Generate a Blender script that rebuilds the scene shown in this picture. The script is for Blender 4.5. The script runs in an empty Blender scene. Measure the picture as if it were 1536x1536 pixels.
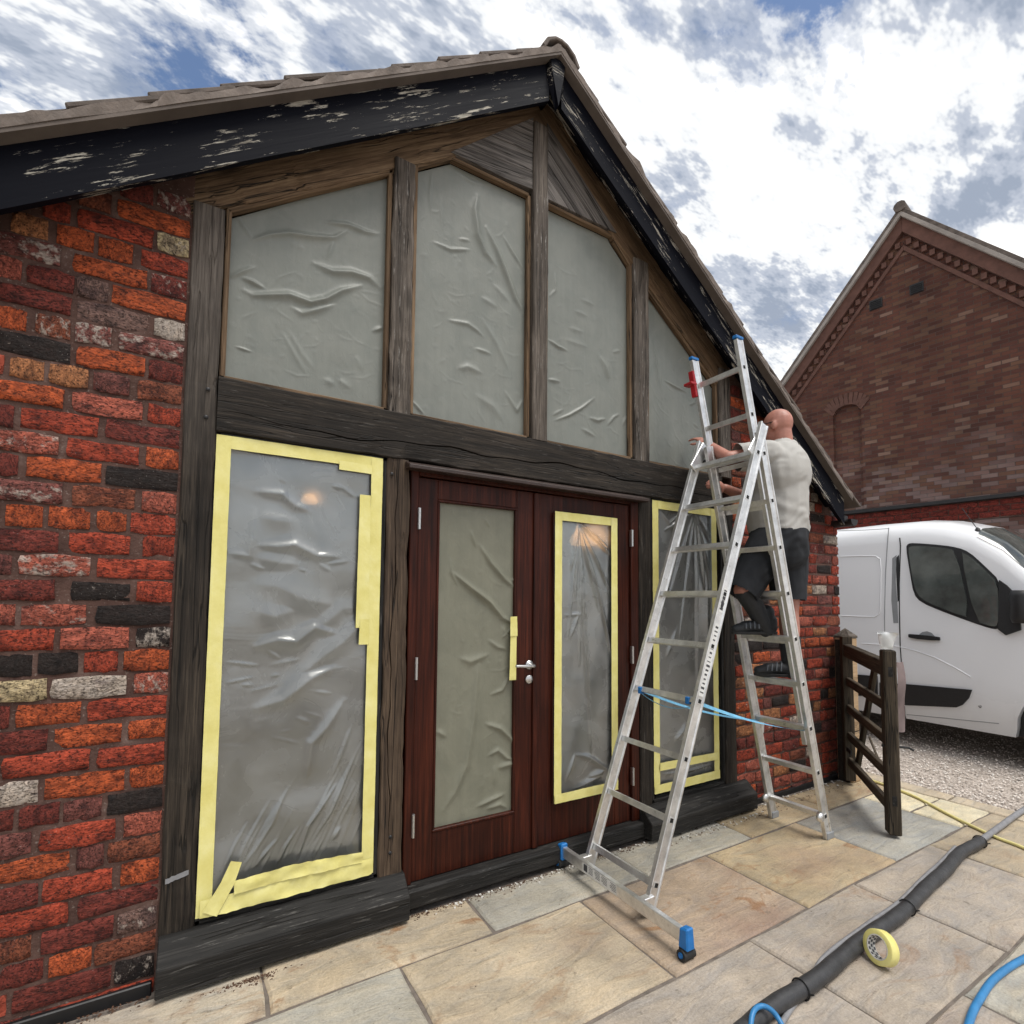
import bpy, bmesh, math, random
import numpy as np
from mathutils import Matrix, Vector, noise as mnoise
random.seed(7)
rnd = random.Random(11)
SC = bpy.context.scene
COL = SC.collection
R_ = math.radians

# ------------------------------------------------------------------ camera
FPX, PPX, PPY = 777.883, 762.697, 851.694          # focal length and principal point in photo pixels (1536 wide)
PITCH, YAW, ROLL = R_(3.41611), R_(30.71537), R_(0.57464)
CAM = Vector((0, -2.5, 1.525))
fwd = Vector((math.sin(YAW)*math.cos(PITCH), math.cos(YAW)*math.cos(PITCH), math.sin(PITCH)))
rt0 = Vector((math.cos(YAW), -math.sin(YAW), 0))
up0 = rt0.cross(fwd)
RT = math.cos(ROLL)*rt0 + math.sin(ROLL)*up0
UP = -math.sin(ROLL)*rt0 + math.cos(ROLL)*up0
cd = bpy.data.cameras.new('camera')
cam = bpy.data.objects.new('camera', cd)
COL.objects.link(cam)
cd.sensor_width = 36; cd.sensor_fit = 'HORIZONTAL'
cd.lens = FPX/1536*36
cd.shift_x = (768-PPX)/1536
cd.shift_y = (PPY-768)/1536
cd.clip_start = 0.05; cd.clip_end = 2000
mw = Matrix.Identity(4)
for i, a in enumerate((RT, UP, -fwd)):
    for j in range(3): mw[j][i] = a[j]
mw.translation = CAM
cam.matrix_world = mw
SC.camera = cam
SC.render.resolution_x = SC.render.resolution_y = 1024
SC.render.engine = 'CYCLES'
cy = SC.cycles
cy.max_bounces = 5; cy.diffuse_bounces = 2; cy.glossy_bounces = 3; cy.transmission_bounces = 3; cy.transparent_max_bounces = 8
cy.use_adaptive_sampling = True; cy.adaptive_threshold = 0.018; cy.caustics_reflective = False; cy.caustics_refractive = False

# ------------------------------------------------------------------ world: sky with broken cloud
SUN_EL, SUN_AZ = R_(66), R_(160)       # azimuth measured from +Y towards +X: high, behind the camera
w = bpy.data.worlds.new('World'); SC.world = w; w.use_nodes = True
w.cycles.sampling_method = 'NONE'
nt = w.node_tree; nt.nodes.clear()
def wn(t, **k):
    n = nt.nodes.new(t)
    for a, b in k.items(): setattr(n, a, b)
    return n
L = nt.links.new
def wmath(op, a, b=None, c=None):
    n = wn('ShaderNodeMath', operation=op)
    for i, v in enumerate((a, b, c)):
        if v is None: continue
        if isinstance(v, (int, float)): n.inputs[i].default_value = v
        else: L(v, n.inputs[i])
    return n.outputs[0]
sky = wn('ShaderNodeTexSky', sky_type='NISHITA', sun_disc=False)
sky.sun_elevation = SUN_EL; sky.sun_rotation = SUN_AZ
sky.air_density = 1.0; sky.dust_density = 0.6; sky.ozone_density = 1.5
geo = wn('ShaderNodeTexCoord')
sep = wn('ShaderNodeSeparateXYZ'); L(geo.outputs['Generated'], sep.inputs[0])
zz = wmath('MAXIMUM', sep.outputs[2], 0.0)
den = wmath('ADD', zz, 0.22)
cx_ = wmath('DIVIDE', sep.outputs[0], den); cy_ = wmath('DIVIDE', sep.outputs[1], den)
comb = wn('ShaderNodeCombineXYZ'); L(cx_, comb.inputs[0]); L(cy_, comb.inputs[1])
def wnoise(scale, detail, rough, off, dist=0.0, rot=0.0, sc=(1, 1, 1)):
    mp = wn('ShaderNodeMapping'); mp.inputs['Location'].default_value = off; mp.inputs['Scale'].default_value = sc
    mp.inputs['Rotation'].default_value = (0, 0, rot)
    L(comb.outputs[0], mp.inputs[0])
    n = wn('ShaderNodeTexNoise', noise_dimensions='2D'); n.inputs['Scale'].default_value = scale; n.inputs['Detail'].default_value = detail
    n.inputs['Roughness'].default_value = rough; n.inputs['Distortion'].default_value = dist
    L(mp.outputs[0], n.inputs['Vector'])
    return n.outputs[0]
def wramp(v, stops):
    r = wn('ShaderNodeValToRGB'); r.color_ramp.interpolation = 'EASE'
    while len(r.color_ramp.elements) < len(stops): r.color_ramp.elements.new(0.5)
    for e, (p, c) in zip(r.color_ramp.elements, stops):
        e.position = p; e.color = (*c, 1) if isinstance(c, tuple) else (c, c, c, 1)
    L(v, r.inputs[0]); return r.outputs[0]
big = wnoise(0.9, 2, 0.5, (3.1, 1.7, 0.3))
fine = wnoise(2.6, 7, 0.64, (7.3, 2.2, 1.1), 0.0, 0.6, (1, 1.35, 1))
shade = wnoise(4.0, 5, 0.70, (1.3, 9.2, 4.0), 0.0, 0.9, (0.8, 1.9, 1))
cov = wramp(wmath('ADD', wmath('MULTIPLY', big, 0.40), wmath('MULTIPLY', fine, 0.60)), [(0.375, 0.0), (0.425, 0.74), (0.47, 1.0)])
sh2 = wmath('ADD', wmath('MULTIPLY', shade, 0.62), wmath('MULTIPLY', fine, 0.38))
ccol = wramp(sh2, [(0.39, (1.9, 2.2, 2.75)), (0.455, (2.9, 3.15, 3.65)), (0.505, (5.0, 5.1, 5.2)), (0.57, (7.2, 7.1, 7.0))])
mixc = wn('ShaderNodeMix', data_type='RGBA'); L(cov, mixc.inputs[0])
skm = wn('ShaderNodeMix', data_type='RGBA', blend_type='MULTIPLY'); skm.inputs[0].default_value = 1.0
L(sky.outputs[0], skm.inputs[6]); skm.inputs[7].default_value = (0.80, 0.78, 0.78, 1)
L(skm.outputs[2], mixc.inputs[6]); L(ccol, mixc.inputs[7])
bg = wn('ShaderNodeBackground'); bg.inputs[1].default_value = 0.10
L(mixc.outputs[2], bg.inputs[0])
wo = wn('ShaderNodeOutputWorld'); L(bg.outputs[0], wo.inputs[0])

# ------------------------------------------------------------------ sun (thin cloud in front of it)
sl = bpy.data.lights.new('sun', 'SUN'); sl.energy = 1.5; sl.angle = R_(30); sl.color = (1.0, 0.96, 0.9)
so = bpy.data.objects.new('sun', sl); COL.objects.link(so)
sd = Vector((math.cos(SUN_EL)*math.sin(SUN_AZ), math.cos(SUN_EL)*math.cos(SUN_AZ), math.sin(SUN_EL)))
so.rotation_euler = sd.to_track_quat('Z', 'Y').to_euler()
so.location = sd*40
SC.view_settings.view_transform = 'Standard'; SC.view_settings.look = 'None'
SC.view_settings.gamma = 1.0; SC.view_settings.exposure = 0.95
try: SC.view_settings.use_curve_mapping = False
except Exception: pass

# ------------------------------------------------------------------ pixel -> place (photo pixels give a direction; the plane gives the distance)
def ray(x, y): return RT*((x-PPX)/FPX) - UP*((y-PPY)/FPX) + fwd
def F(x, y, Y=0.0):
    d = ray(x, y); return CAM + d*((Y-CAM.y)/d.y)
def G(x, y, Z=0.0):
    d = ray(x, y); return CAM + d*((Z-CAM.z)/d.z)
def XP(x, y, X):
    d = ray(x, y); return CAM + d*((X-CAM.x)/d.x)
def PL(x, y, p, n):
    d = ray(x, y); return CAM + d*((p-CAM).dot(n)/d.dot(n))

# ------------------------------------------------------------------ node material helpers
class NM:
    def __init__(s, name):
        s.m = bpy.data.materials.new(name); s.m.use_nodes = True
        s.t = s.m.node_tree; s.t.nodes.clear()
        s.out = s.t.nodes.new('ShaderNodeOutputMaterial')
        s.b = s.t.nodes.new('ShaderNodeBsdfPrincipled')
        s.l(s.b.outputs[0], s.out.inputs[0])
        s._c = None
    def l(s, a, b): s.t.links.new(a, b)
    def n(s, t, **k):
        n = s.t.nodes.new(t)
        for a, b in k.items(): setattr(n, a, b)
        return n
    def put(s, inp, v):
        if isinstance(v, bpy.types.NodeSocket): s.l(v, inp)
        elif isinstance(v, (tuple, list)) and len(v) == 3 and inp.type == 'RGBA': inp.default_value = (*v, 1)
        else: inp.default_value = v
    def oi(s):
        if not hasattr(s, '_oi'): s._oi = s.n('ShaderNodeObjectInfo')
        return s._oi
    def co(s, rand=True):
        if s._c is None:
            tc = s.n('ShaderNodeTexCoord')
            if rand:
                v = s.n('ShaderNodeVectorMath', operation='MULTIPLY_ADD')
                cb = s.n('ShaderNodeCombineXYZ')
                for i, k in enumerate((37.0, 71.0, 53.0)):
                    q = s.math('MULTIPLY', s.oi().outputs['Random'], k); s.l(q, cb.inputs[i])
                a = s.n('ShaderNodeVectorMath', operation='ADD')
                s.l(tc.outputs['Object'], a.inputs[0]); s.l(cb.outputs[0], a.inputs[1])
                s._c = a.outputs[0]
            else: s._c = tc.outputs['Object']
        return s._c
    def map(s, scale, vec=None, rot=(0, 0, 0), loc=(0, 0, 0)):
        mp = s.n('ShaderNodeMapping'); mp.inputs['Scale'].default_value = scale
        mp.inputs['Rotation'].default_value = rot; mp.inputs['Location'].default_value = loc
        s.l(vec or s.co(), mp.inputs[0]); return mp.outputs[0]
    def noise(s, scale=5, detail=5, rough=.55, vec=None, dist=0.0):
        n = s.n('ShaderNodeTexNoise'); n.inputs['Scale'].default_value = scale; n.inputs['Detail'].default_value = detail
        n.inputs['Roughness'].default_value = rough; n.inputs['Distortion'].default_value = dist
        s.l(vec or s.co(), n.inputs['Vector']); return n.outputs[0]
    def vor(s, scale, vec=None, feature='F1'):
        n = s.n('ShaderNodeTexVoronoi', feature=feature); n.inputs['Scale'].default_value = scale
        s.l(vec or s.co(), n.inputs['Vector']); return n.outputs[0]
    def math(s, op, a, b=None, c=None, clamp=False):
        n = s.n('ShaderNodeMath', operation=op, use_clamp=clamp)
        for i, v in enumerate((a, b, c)):
            if v is not None: s.put(n.inputs[i], v)
        return n.outputs[0]
    def ramp(s, v, *stops, interp='LINEAR'):
        r = s.n('ShaderNodeValToRGB'); r.color_ramp.interpolation = interp
        while len(r.color_ramp.elements) < len(stops): r.color_ramp.elements.new(0.5)
        for e, (p, c) in zip(r.color_ramp.elements, stops):
            e.position = p; e.color = (*c, 1) if isinstance(c, tuple) else (c, c, c, 1)
        s.l(v, r.inputs[0]); return r.outputs[0]
    def mix(s, f, a, b, mode='MIX'):
        n = s.n('ShaderNodeMix', data_type='RGBA', blend_type=mode)
        s.put(n.inputs[0], f); s.put(n.inputs[6], a); s.put(n.inputs[7], b); return n.outputs[2]
    def bump(s, h, strength=.5, dist=.01, prev=None):
        n = s.n('ShaderNodeBump'); n.inputs['Strength'].default_value = strength; n.inputs['Distance'].default_value = dist
        s.l(h, n.inputs['Height'])
        if prev is not None: s.l(prev, n.inputs['Normal'])
        return n.outputs[0]
    def done(s, col=None, rough=None, metal=None, nor=None, spec=None):
        b = s.b.inputs
        if col is not None: s.put(b['Base Color'], col)
        if rough is not None: s.put(b['Roughness'], rough)
        if metal is not None: s.put(b['Metallic'], metal)
        if nor is not None: s.l(nor, b['Normal'])
        if spec is not None: s.put(b['Specular IOR Level'], spec)
        return s.m

def plain(name, col, rough=.5, metal=0.0, var=.15, scale=8, bump=0.0, spec=.5):
    m = NM(name)
    n = m.noise(scale, 6, .6)
    c = m.mix(1.0, col, m.ramp(n, (.25, 1-var), (.75, 1+var)), 'MULTIPLY')
    r = m.math('ADD', m.math('MULTIPLY', m.noise(scale*3, 4), .25), rough-.12)
    nor = m.bump(m.noise(scale*6, 5), bump, .004) if bump else None
    return m.done(c, r, metal, nor, spec)

def oak(name, dark, mid, light, rough=.78, fine=1.0, pale=.0, grey_end=None):
    m = NM(name)
    g = m.noise(1.0, 5, .65, m.map((1.3, 26, 26)), .15)
    g2 = m.noise(1.0, 4, .65, m.map((4, 150, 150)))
    blot = m.noise(2.2, 4, .6, m.map((.7, 2.5, 2.5)))
    k = m.math('ADD', m.math('MULTIPLY', g, .5), m.math('MULTIPLY', g2, .5))
    c = m.ramp(k, (.33, dark), (.5, mid), (.68, light))
    c = m.mix(1.0, c, m.ramp(blot, (.3, .75), (.7, 1.2)), 'MULTIPLY')
    ck = m.noise(1.0, 3, .5, m.map((.8, 22, 22), loc=(3, 1, 7)), .3)
    crack = m.ramp(m.math('ABSOLUTE', m.math('SUBTRACT', ck, .5)), (.0, 1.0), (.016, .0))
    gate = m.ramp(m.noise(2.0, 3, .5, m.map((.8, 3, 3))), (.42, 0.0), (.52, 1.0))
    crack = m.math('MULTIPLY', crack, gate)
    c = m.mix(crack, c, (.008, .007, .006))
    kn = m.vor(1.0, m.map((1.9, 7, 7)))
    knot = m.ramp(kn, (.05, 1.0), (.16, 0.0))
    c = m.mix(m.math('MULTIPLY', knot, .7), c, tuple(x*.25 for x in dark))
    if pale:
        pw = m.ramp(m.noise(3, 5, .7, m.map((2, 30, 30))), (.60, 0.0), (.68, pale))
        c = m.mix(pw, c, (.42, .40, .37))
    if grey_end is not None:     # silvered, weathered upper length
        sx_ = m.n('ShaderNodeSeparateXYZ'); m.l(m.n('ShaderNodeTexCoord').outputs['Object'], sx_.inputs[0])
        wz = m.ramp(m.math('ADD', m.math('MULTIPLY', sx_.outputs[0], .5), m.math('MULTIPLY', blot, .6)), (grey_end, 0.0), (grey_end+.45, 1.0))
        c = m.mix(wz, c, m.ramp(k, (.33, (.026, .021, .017)), (.5, (.085, .070, .058)), (.68, (.18, .155, .13))))
    h = m.math('SUBTRACT', m.math('ADD', m.math('MULTIPLY', g, .5), m.math('MULTIPLY', g2, .4*fine)), m.math('MULTIPLY', crack, 1.4))
    return m.done(c, rough, None, m.bump(h, .75, .006), .3)

MAT = {}
MAT['oak_dark'] = oak('oak_dark', (.0045, .0035, .0025), (.0185, .0142, .0105), (.064, .050, .037), .78, pale=.15)
MAT['oak_grey'] = oak('oak_grey', (.022, .018, .015), (.088, .073, .060), (.215, .182, .152), .85, pale=.6)
MAT['oak_brown'] = oak('oak_brown', (.017, .011, .007), (.056, .037, .024), (.13, .09, .058), .75)
MAT['oak_warm'] = oak('oak_warm', (.045, .026, .013), (.15, .096, .055), (.29, .20, .12), .8)
MAT['oak_black'] = oak('oak_black', (.004, .004, .0038), (.0125, .0115, .0105), (.042, .039, .036), .7, pale=.2)
MAT['oak_silver'] = oak('oak_silver', (.03, .027, .025), (.125, .112, .102), (.25, .228, .208), .85)
MAT['oak_post'] = oak('oak_post', (.006, .0046, .0033), (.022, .0165, .012), (.07, .054, .039), .75, grey_end=.45)
MAT['new_wood'] = oak('new_wood', (.30, .19, .10), (.42, .29, .17), (.52, .38, .24), .7)
MAT['gate_wood'] = oak('gate_wood', (.010, .0075, .005), (.045, .034, .022), (.12, .094, .066), .8)

def mk_brick():
    m = NM('brick'); oi = m.oi()
    base = oi.outputs['Color']; al = oi.outputs['Alpha']
    tc0 = m.n('ShaderNodeTexCoord'); ad = m.n('ShaderNodeVectorMath', operation='MULTIPLY_ADD'); m.l(tc0.outputs['Object'], ad.inputs[0]); ad.inputs[1].default_value = (.19, .022, .075)
    cbx = m.n('ShaderNodeCombineXYZ'); m.l(m.math('MULTIPLY', oi.outputs['Random'], 37.0), cbx.inputs[0]); m.l(m.math('MULTIPLY', oi.outputs['Random'], 91.0), cbx.inputs[2]); m.l(cbx.outputs[0], ad.inputs[2])
    m._c = ad.outputs[0]
    mott = m.noise(38, 5, .70)
    c = m.mix(1.0, base, m.ramp(mott, (.26, .28), (.5, 1.0), (.74, 1.75)), 'MULTIPLY')
    pit = m.ramp(m.noise(95, 4, .65, m.map((1, 1, 1.6))), (.37, 1.0), (.45, 0.0))
    c = m.mix(m.math('MULTIPLY', pit, .75), c, (.02, .008, .006))
    purple = m.ramp(m.noise(10, 4, .62, m.map((1, 1, 1.3), loc=(5, 5, 5))), (.50, 0.0), (.62, .8))
    c = m.mix(purple, c, m.mix(1.0, c, (.38, .36, .42), 'MULTIPLY'))
    lime = m.noise(20, 5, .70, m.map((1, 1, 1.2), loc=(9, 2, 1)))
    thr = m.math('SUBTRACT', .80, m.math('MULTIPLY', al, .42))
    lm = m.math('MULTIPLY', m.math('SUBTRACT', lime, thr), 9.0, clamp=True)
    c = m.mix(m.math('MULTIPLY', lm, .85), c, (.50, .43, .37))
    speck = m.ramp(m.vor(85), (.06, 1.0), (.11, 0.0))
    c = m.mix(m.math('MULTIPLY', speck, m.math('MULTIPLY', al, 1.2)), c, (.6, .55, .5))
    ck = m.ramp(m.math('ABSOLUTE', m.math('SUBTRACT', m.noise(16, 3, .6, m.map((.7, 1, 2.0), loc=(1, 7, 3)), .8), .5)), (0.0, 1.0), (.012, 0.0))
    h = m.math('ADD', m.math('ADD', m.math('MULTIPLY', m.noise(42, 5, .72, m.map((.8, 1, 1.7))), .9), m.math('MULTIPLY', m.noise(13, 3, .5, m.map((.9, 1, 1.8), loc=(2, 2, 8))), 1.1)), m.math('MULTIPLY', pit, -.35))
    h = m.math('SUBTRACT', h, m.math('MULTIPLY', ck, .3))
    c = m.mix(m.math('MULTIPLY', ck, .55), c, (.03, .01, .008))
    return m.done(c, m.ramp(mott, (.3, .62), (.7, .9)), None, m.bump(h, 1.0, .016), .3)
MAT['brick'] = mk_brick()
def mk_mortar():
    m = NM('mortar')
    c = m.ramp(m.noise(5, 7, .62), (.3, (.052, .028, .023)), (.55, (.108, .062, .050)), (.78, (.20, .14, .12)))
    c = m.mix(m.ramp(m.noise(90, 3, .5), (.6, 0.0), (.72, .5)), c, (.30, .25, .22))
    h = m.math('ADD', m.noise(60, 6, .7), m.math('MULTIPLY', m.noise(9, 4), .8))
    return m.done(c, .95, None, m.bump(h, .8, .008), .2)
MAT['mortar'] = mk_mortar()

def mk_flag():
    m = NM('sandstone'); base = m.oi().outputs['Color']; al = m.oi().outputs['Alpha']
    big_ = m.noise(3.2, 6, .6, None, .8)
    lay = m.noise(4.0, 8, .62, m.map((1, 3.2, 1), rot=(0, 0, .35)), 1.2)
    c = m.mix(1.0, base, m.ramp(big_, (.3, .80), (.7, 1.18)), 'MULTIPLY')
    c = m.mix(1.0, c, m.ramp(lay, (.3, (.84, .86, .90)), (.62, (1.08, 1.03, .96))), 'MULTIPLY')
    rust = m.ramp(m.noise(2.4, 7, .66, m.map((1, 2.0, 1), loc=(4, 4, 0)), 1.5), (.56, 0.0), (.66, 1.0))
    c = m.mix(m.math('MULTIPLY', rust, al), c, (.30, .17, .085))
    pk = m.ramp(m.noise(1.6, 4, .5, m.map((1, 1, 1), loc=(9, 3, 0))), (.55, 0.0), (.7, .5))
    c = m.mix(m.math('MULTIPLY', pk, al), c, (.25, .145, .115))
    grit = m.noise(120, 4, .7)
    c = m.mix(1.0, c, m.ramp(grit, (.3, .78), (.7, 1.14)), 'MULTIPLY')
    spot = m.ramp(m.noise(22, 5, .72), (.60, 0.0), (.72, .6))
    c = m.mix(spot, c, (.10, .085, .065))
    h = m.math('ADD', m.math('MULTIPLY', lay, 1.0), m.math('MULTIPLY', grit, .22))
    return m.done(c, m.ramp(big_, (.3, .55), (.7, .85)), None, m.bump(h, .8, .016), .35)
MAT['flag'] = mk_flag()
MAT['joint'] = plain('paving_joint', (.16, .135, .115), .95, var=.4, scale=20, bump=.6)
def mk_gravel():
    m = NM('gravel_bed')
    v = m.noise(60, 3, .6)
    c = m.ramp(v, (.3, (.24, .205, .175)), (.5, (.50, .435, .38)), (.7, (.66, .59, .53)))
    return m.done(c, .95, None, m.bump(v, 1.0, .02), .2)
MAT['gravel_bed'] = mk_gravel()
def mk_pebble():
    m = NM('pebble')
    at = m.n('ShaderNodeAttribute', attribute_name='tone')
    c = m.ramp(at.outputs['Fac'], (0, (.26, .215, .18)), (.3, (.54, .465, .405)), (.7, (.70, .62, .555)), (1, (.82, .78, .72)))
    c = m.mix(1.0, c, m.ramp(m.noise(30, 3), (.3, .85), (.7, 1.1)), 'MULTIPLY')
    return m.done(c, .9, spec=.2)
MAT['pebble'] = mk_pebble()

def mk_barge():
    m = NM('black_paint_flaking')
    f = m.noise(1.0, 6, .76, m.map((4.2, 50, 50)), .4)
    zone = m.noise(1.0, 3, .5, m.map((2.3, 9, 9), loc=(2, 0, 0)))
    k = m.math('ADD', m.math('MULTIPLY', f, .72), m.math('MULTIPLY', zone, .38))
    chip = m.ramp(k, (.628, 0.0), (.638, 1.0))
    rim = m.ramp(k, (.60, 0.0), (.63, 1.0))
    wood = m.ramp(m.noise(1, 5, .6, m.map((8, 90, 90))), (.35, (.16, .145, .12)), (.62, (.52, .49, .42)))
    c = m.mix(m.math('MULTIPLY', rim, .5), (.0035, .004, .0075), (.02, .02, .026))
    c = m.mix(chip, c, wood)
    g = m.noise(1.0, 5, .6, m.map((2, 50, 50)))
    h = m.math('SUBTRACT', m.math('MULTIPLY', g, .35), m.math('MULTIPLY', chip, .5))
    r = m.math('ADD', m.math('MULTIPLY', chip, .4), m.math('ADD', .42, m.math('MULTIPLY', g, .25)))
    return m.done(c, r, None, m.bump(h, .6, .006), .08)
MAT['barge'] = mk_barge()
MAT['tile'] = plain('roof_tile', (.12, .098, .084), .9, var=.5, scale=9, bump=.8)
MAT['verge'] = plain('verge_mortar', (.175, .145, .125), .92, var=.35, scale=10, bump=.9)
MAT['undercloak'] = plain('undercloak', (.12, .098, .083), .85, var=.25, scale=6, bump=.3)
def mk_mahog():
    m = NM('mahogany')
    g = m.noise(1.0, 6, .6, m.map((60, 60, 2.2)), .3)
    c = m.ramp(g, (.3, (.013, .0032, .0019)), (.55, (.046, .0098, .0048)), (.75, (.085, .020, .009)))
    c = m.mix(1.0, c, m.ramp(m.noise(2, 4), (.3, .6), (.7, 1.3)), 'MULTIPLY')
    return m.done(c, m.ramp(m.noise(6, 3), (.3, .36), (.7, .5)), None, m.bump(g, .25, .003), .2)
MAT['mahogany'] = mk_mahog()
MAT['drip'] = plain('drip_board', (.03, .016, .012), .55, var=.4, scale=12, bump=.4)
MAT['steel'] = plain('steel', (.62, .62, .61), .34, 1.0, var=.1)
def mk_alu():
    m = NM('aluminium')
    s = m.noise(1.0, 6, .6, m.map((5, 70, 70)))
    n2 = m.noise(9, 6, .7)
    c = m.mix(1.0, (.80, .80, .79), m.ramp(n2, (.3, .66), (.62, 1.08)), 'MULTIPLY')
    c = m.mix(m.ramp(m.noise(24, 5, .7), (.63, 0.0), (.70, .6)), c, (.30, .29, .27))
    r = m.math('ADD', .26, m.math('MULTIPLY', s, .3))
    return m.done(c, r, .92, m.bump(s, .15, .002))
MAT['alu'] = mk_alu()
MAT['black'] = plain('black_plastic', (.012, .012, .013), .45, var=.2)
MAT['rubber'] = plain('black_rubber', (.02, .02, .02), .75, var=.25, scale=14, bump=.3)
MAT['hole'] = plain('dark_hole', (.006, .006, .006), .9)
MAT['blue'] = plain('blue_plastic', (.012, .16, .46), .42, var=.2, scale=20)
MAT['ltblue'] = plain('light_blue_strap', (.16, .42, .62), .5, var=.25, scale=40)
MAT['red'] = plain('red_plastic', (.42, .012, .02), .4)
MAT['label'] = plain('white_label', (.72, .72, .70), .5, var=.1, scale=60)
MAT['ink'] = plain('label_ink', (.05, .05, .055), .6)
def mk_tape():
    m = NM('yellow_tape')
    n = m.noise(9, 6, .65)
    n2 = m.noise(1, 6, .6, m.map((30, 30, 30), loc=(1, 2, 3)), 1.5)
    c = m.ramp(n, (.3, (.68, .61, .19)), (.55, (.76, .70, .27)), (.75, (.82, .77, .37)))
    return m.done(c, .62, None, m.bump(m.math('ADD', n2, m.math('MULTIPLY', n, .6)), .3, .003), .35)
MAT['tape'] = mk_tape()
def mk_film(name, a, b, cc):
    m = NM(name)
    n = m.noise(7, 7, .62, m.map((1, 1, .8)), .6)
    v = m.ramp(m.noise(4.5, 5, .55, m.map((1, 1, 1), loc=(2, 8, 5)), 2.0), (.44, 0.0), (.56, 1.0))
    c = m.ramp(n, (.3, a), (.55, b), (.75, cc))
    c = m.mix(m.math('MULTIPLY', v, .16), c, tuple(x*1.22 for x in cc))
    st = m.noise(1, 4, .6, m.map((24, 24, 1.5)))
    c = m.mix(1.0, c, m.ramp(st, (.3, .95), (.7, 1.04)), 'MULTIPLY')
    bub = m.noise(26, 3, .5, m.map((1, 1, .7), loc=(3, 3, 3)), .5)
    h = m.math('ADD', m.math('MULTIPLY', n, .6), m.math('MULTIPLY', m.ramp(bub, (.55, 0.0), (.64, 1.0)), .10))
    h = m.math('ADD', h, m.math('MULTIPLY', st, .25))
    m.done(c, .42, None, m.bump(h, .5, .006), .35)
    return m.m
MAT['film'] = mk_film('frosted_film', (.182, .196, .176), (.202, .213, .190), (.216, .225, .200))
MAT['film_door'] = mk_film('frosted_film_door', (.165, .166, .126), (.184, .183, .139), (.20, .198, .151))
def mk_sheet():
    m = NM('clear_sheet')
    n = m.noise(4, 5, .6, None, .8)
    nor = m.bump(m.noise(6, 3, .5, m.map((.7, 1, 1.5)), .8), .35, .012)
    df = m.n('ShaderNodeBsdfDiffuse'); df.inputs[0].default_value = (.75, .77, .77, 1); m.l(nor, df.inputs['Normal'])
    gl = m.n('ShaderNodeBsdfGlossy'); gl.inputs[0].default_value = (.97, .99, .97, 1); m.l(nor, gl.inputs['Normal'])
    m.l(m.ramp(n, (.3, .20), (.7, .34)), gl.inputs['Roughness'])
    tr0 = m.n('ShaderNodeBsdfTransparent'); tr0.inputs[0].default_value = (.90, .92, .90, 1)
    rf = m.n('ShaderNodeBsdfRefraction'); rf.inputs[0].default_value = (.92, .94, .91, 1); rf.inputs['Roughness'].default_value = .55; rf.inputs['IOR'].default_value = 1.22
    tr = m.n('ShaderNodeMixShader'); tr.inputs[0].default_value = .72; m.l(tr0.outputs[0], tr.inputs[1]); m.l(rf.outputs[0], tr.inputs[2])
    fr = m.n('ShaderNodeFresnel'); fr.inputs[0].default_value = 1.5; m.l(nor, fr.inputs['Normal'])
    m1 = m.n('ShaderNodeMixShader'); m.l(m.ramp(n, (.34, .08), (.70, .19)), m1.inputs[0]); m.l(tr.outputs[0], m1.inputs[1]); m.l(df.outputs[0], m1.inputs[2])
    m2_ = m.n('ShaderNodeMixShader'); m.l(m.math('ADD', m.math('MULTIPLY', fr.outputs[0], 1.4), .10, clamp=True), m2_.inputs[0]); m.l(m1.outputs[0], m2_.inputs[1]); m.l(gl.outputs[0], m2_.inputs[2])
    m.l(m2_.outputs[0], m.out.inputs[0]); return m.m
MAT['sheet'] = mk_sheet()
def mk_glass(name, tint=(.85, .9, .88), extra=0.04, rough=.03):
    m = NM(name)
    tr = m.n('ShaderNodeBsdfTransparent'); tr.inputs[0].default_value = (*tint, 1)
    gl = m.n('ShaderNodeBsdfGlossy'); gl.inputs['Roughness'].default_value = rough
    fr = m.n('ShaderNodeFresnel'); fr.inputs[0].default_value = 1.5
    f = m.math('ADD', fr.outputs[0], extra, clamp=True)
    ms = m.n('ShaderNodeMixShader'); m.l(f, ms.inputs[0]); m.l(tr.outputs[0], ms.inputs[1]); m.l(gl.outputs[0], ms.inputs[2])
    m.l(ms.outputs[0], m.out.inputs[0]); return m.m
MAT['glass'] = mk_glass('window_glass')
MAT['van_glass'] = mk_glass('van_glass', (.40, .50, .48), .10)
def mk_van():
    m = NM('white_van_paint')
    n = m.noise(1.5, 6, .65)
    z = m.n('ShaderNodeSeparateXYZ'); m.l(m.co(False) if False else m.n('ShaderNodeTexCoord').outputs['Object'], z.inputs[0])
    dirt = m.math('MULTIPLY', m.ramp(m.math('ADD', z.outputs[2], m.math('MULTIPLY', n, .5)), (.45, 1.0), (1.0, 0.0)), .45)
    c = m.mix(dirt, (.80, .81, .83), (.42, .40, .37))
    r = m.math('ADD', .20, m.math('MULTIPLY', dirt, .7))
    m.done(c, r, None, None, .5)
    m.b.inputs['Coat Weight'].default_value = .3; m.b.inputs['Coat Roughness'].default_value = .12
    return m.m
MAT['van'] = mk_van()
MAT['van_dark'] = plain('van_trim', (.011, .011, .012), .55, var=.2, scale=20, bump=.1)
MAT['van_grey'] = plain('van_grey', (.25, .26, .27), .5)
MAT['skin'] = plain('skin', (.43, .19, .14), .48, var=.26, scale=11, bump=.25)
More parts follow.
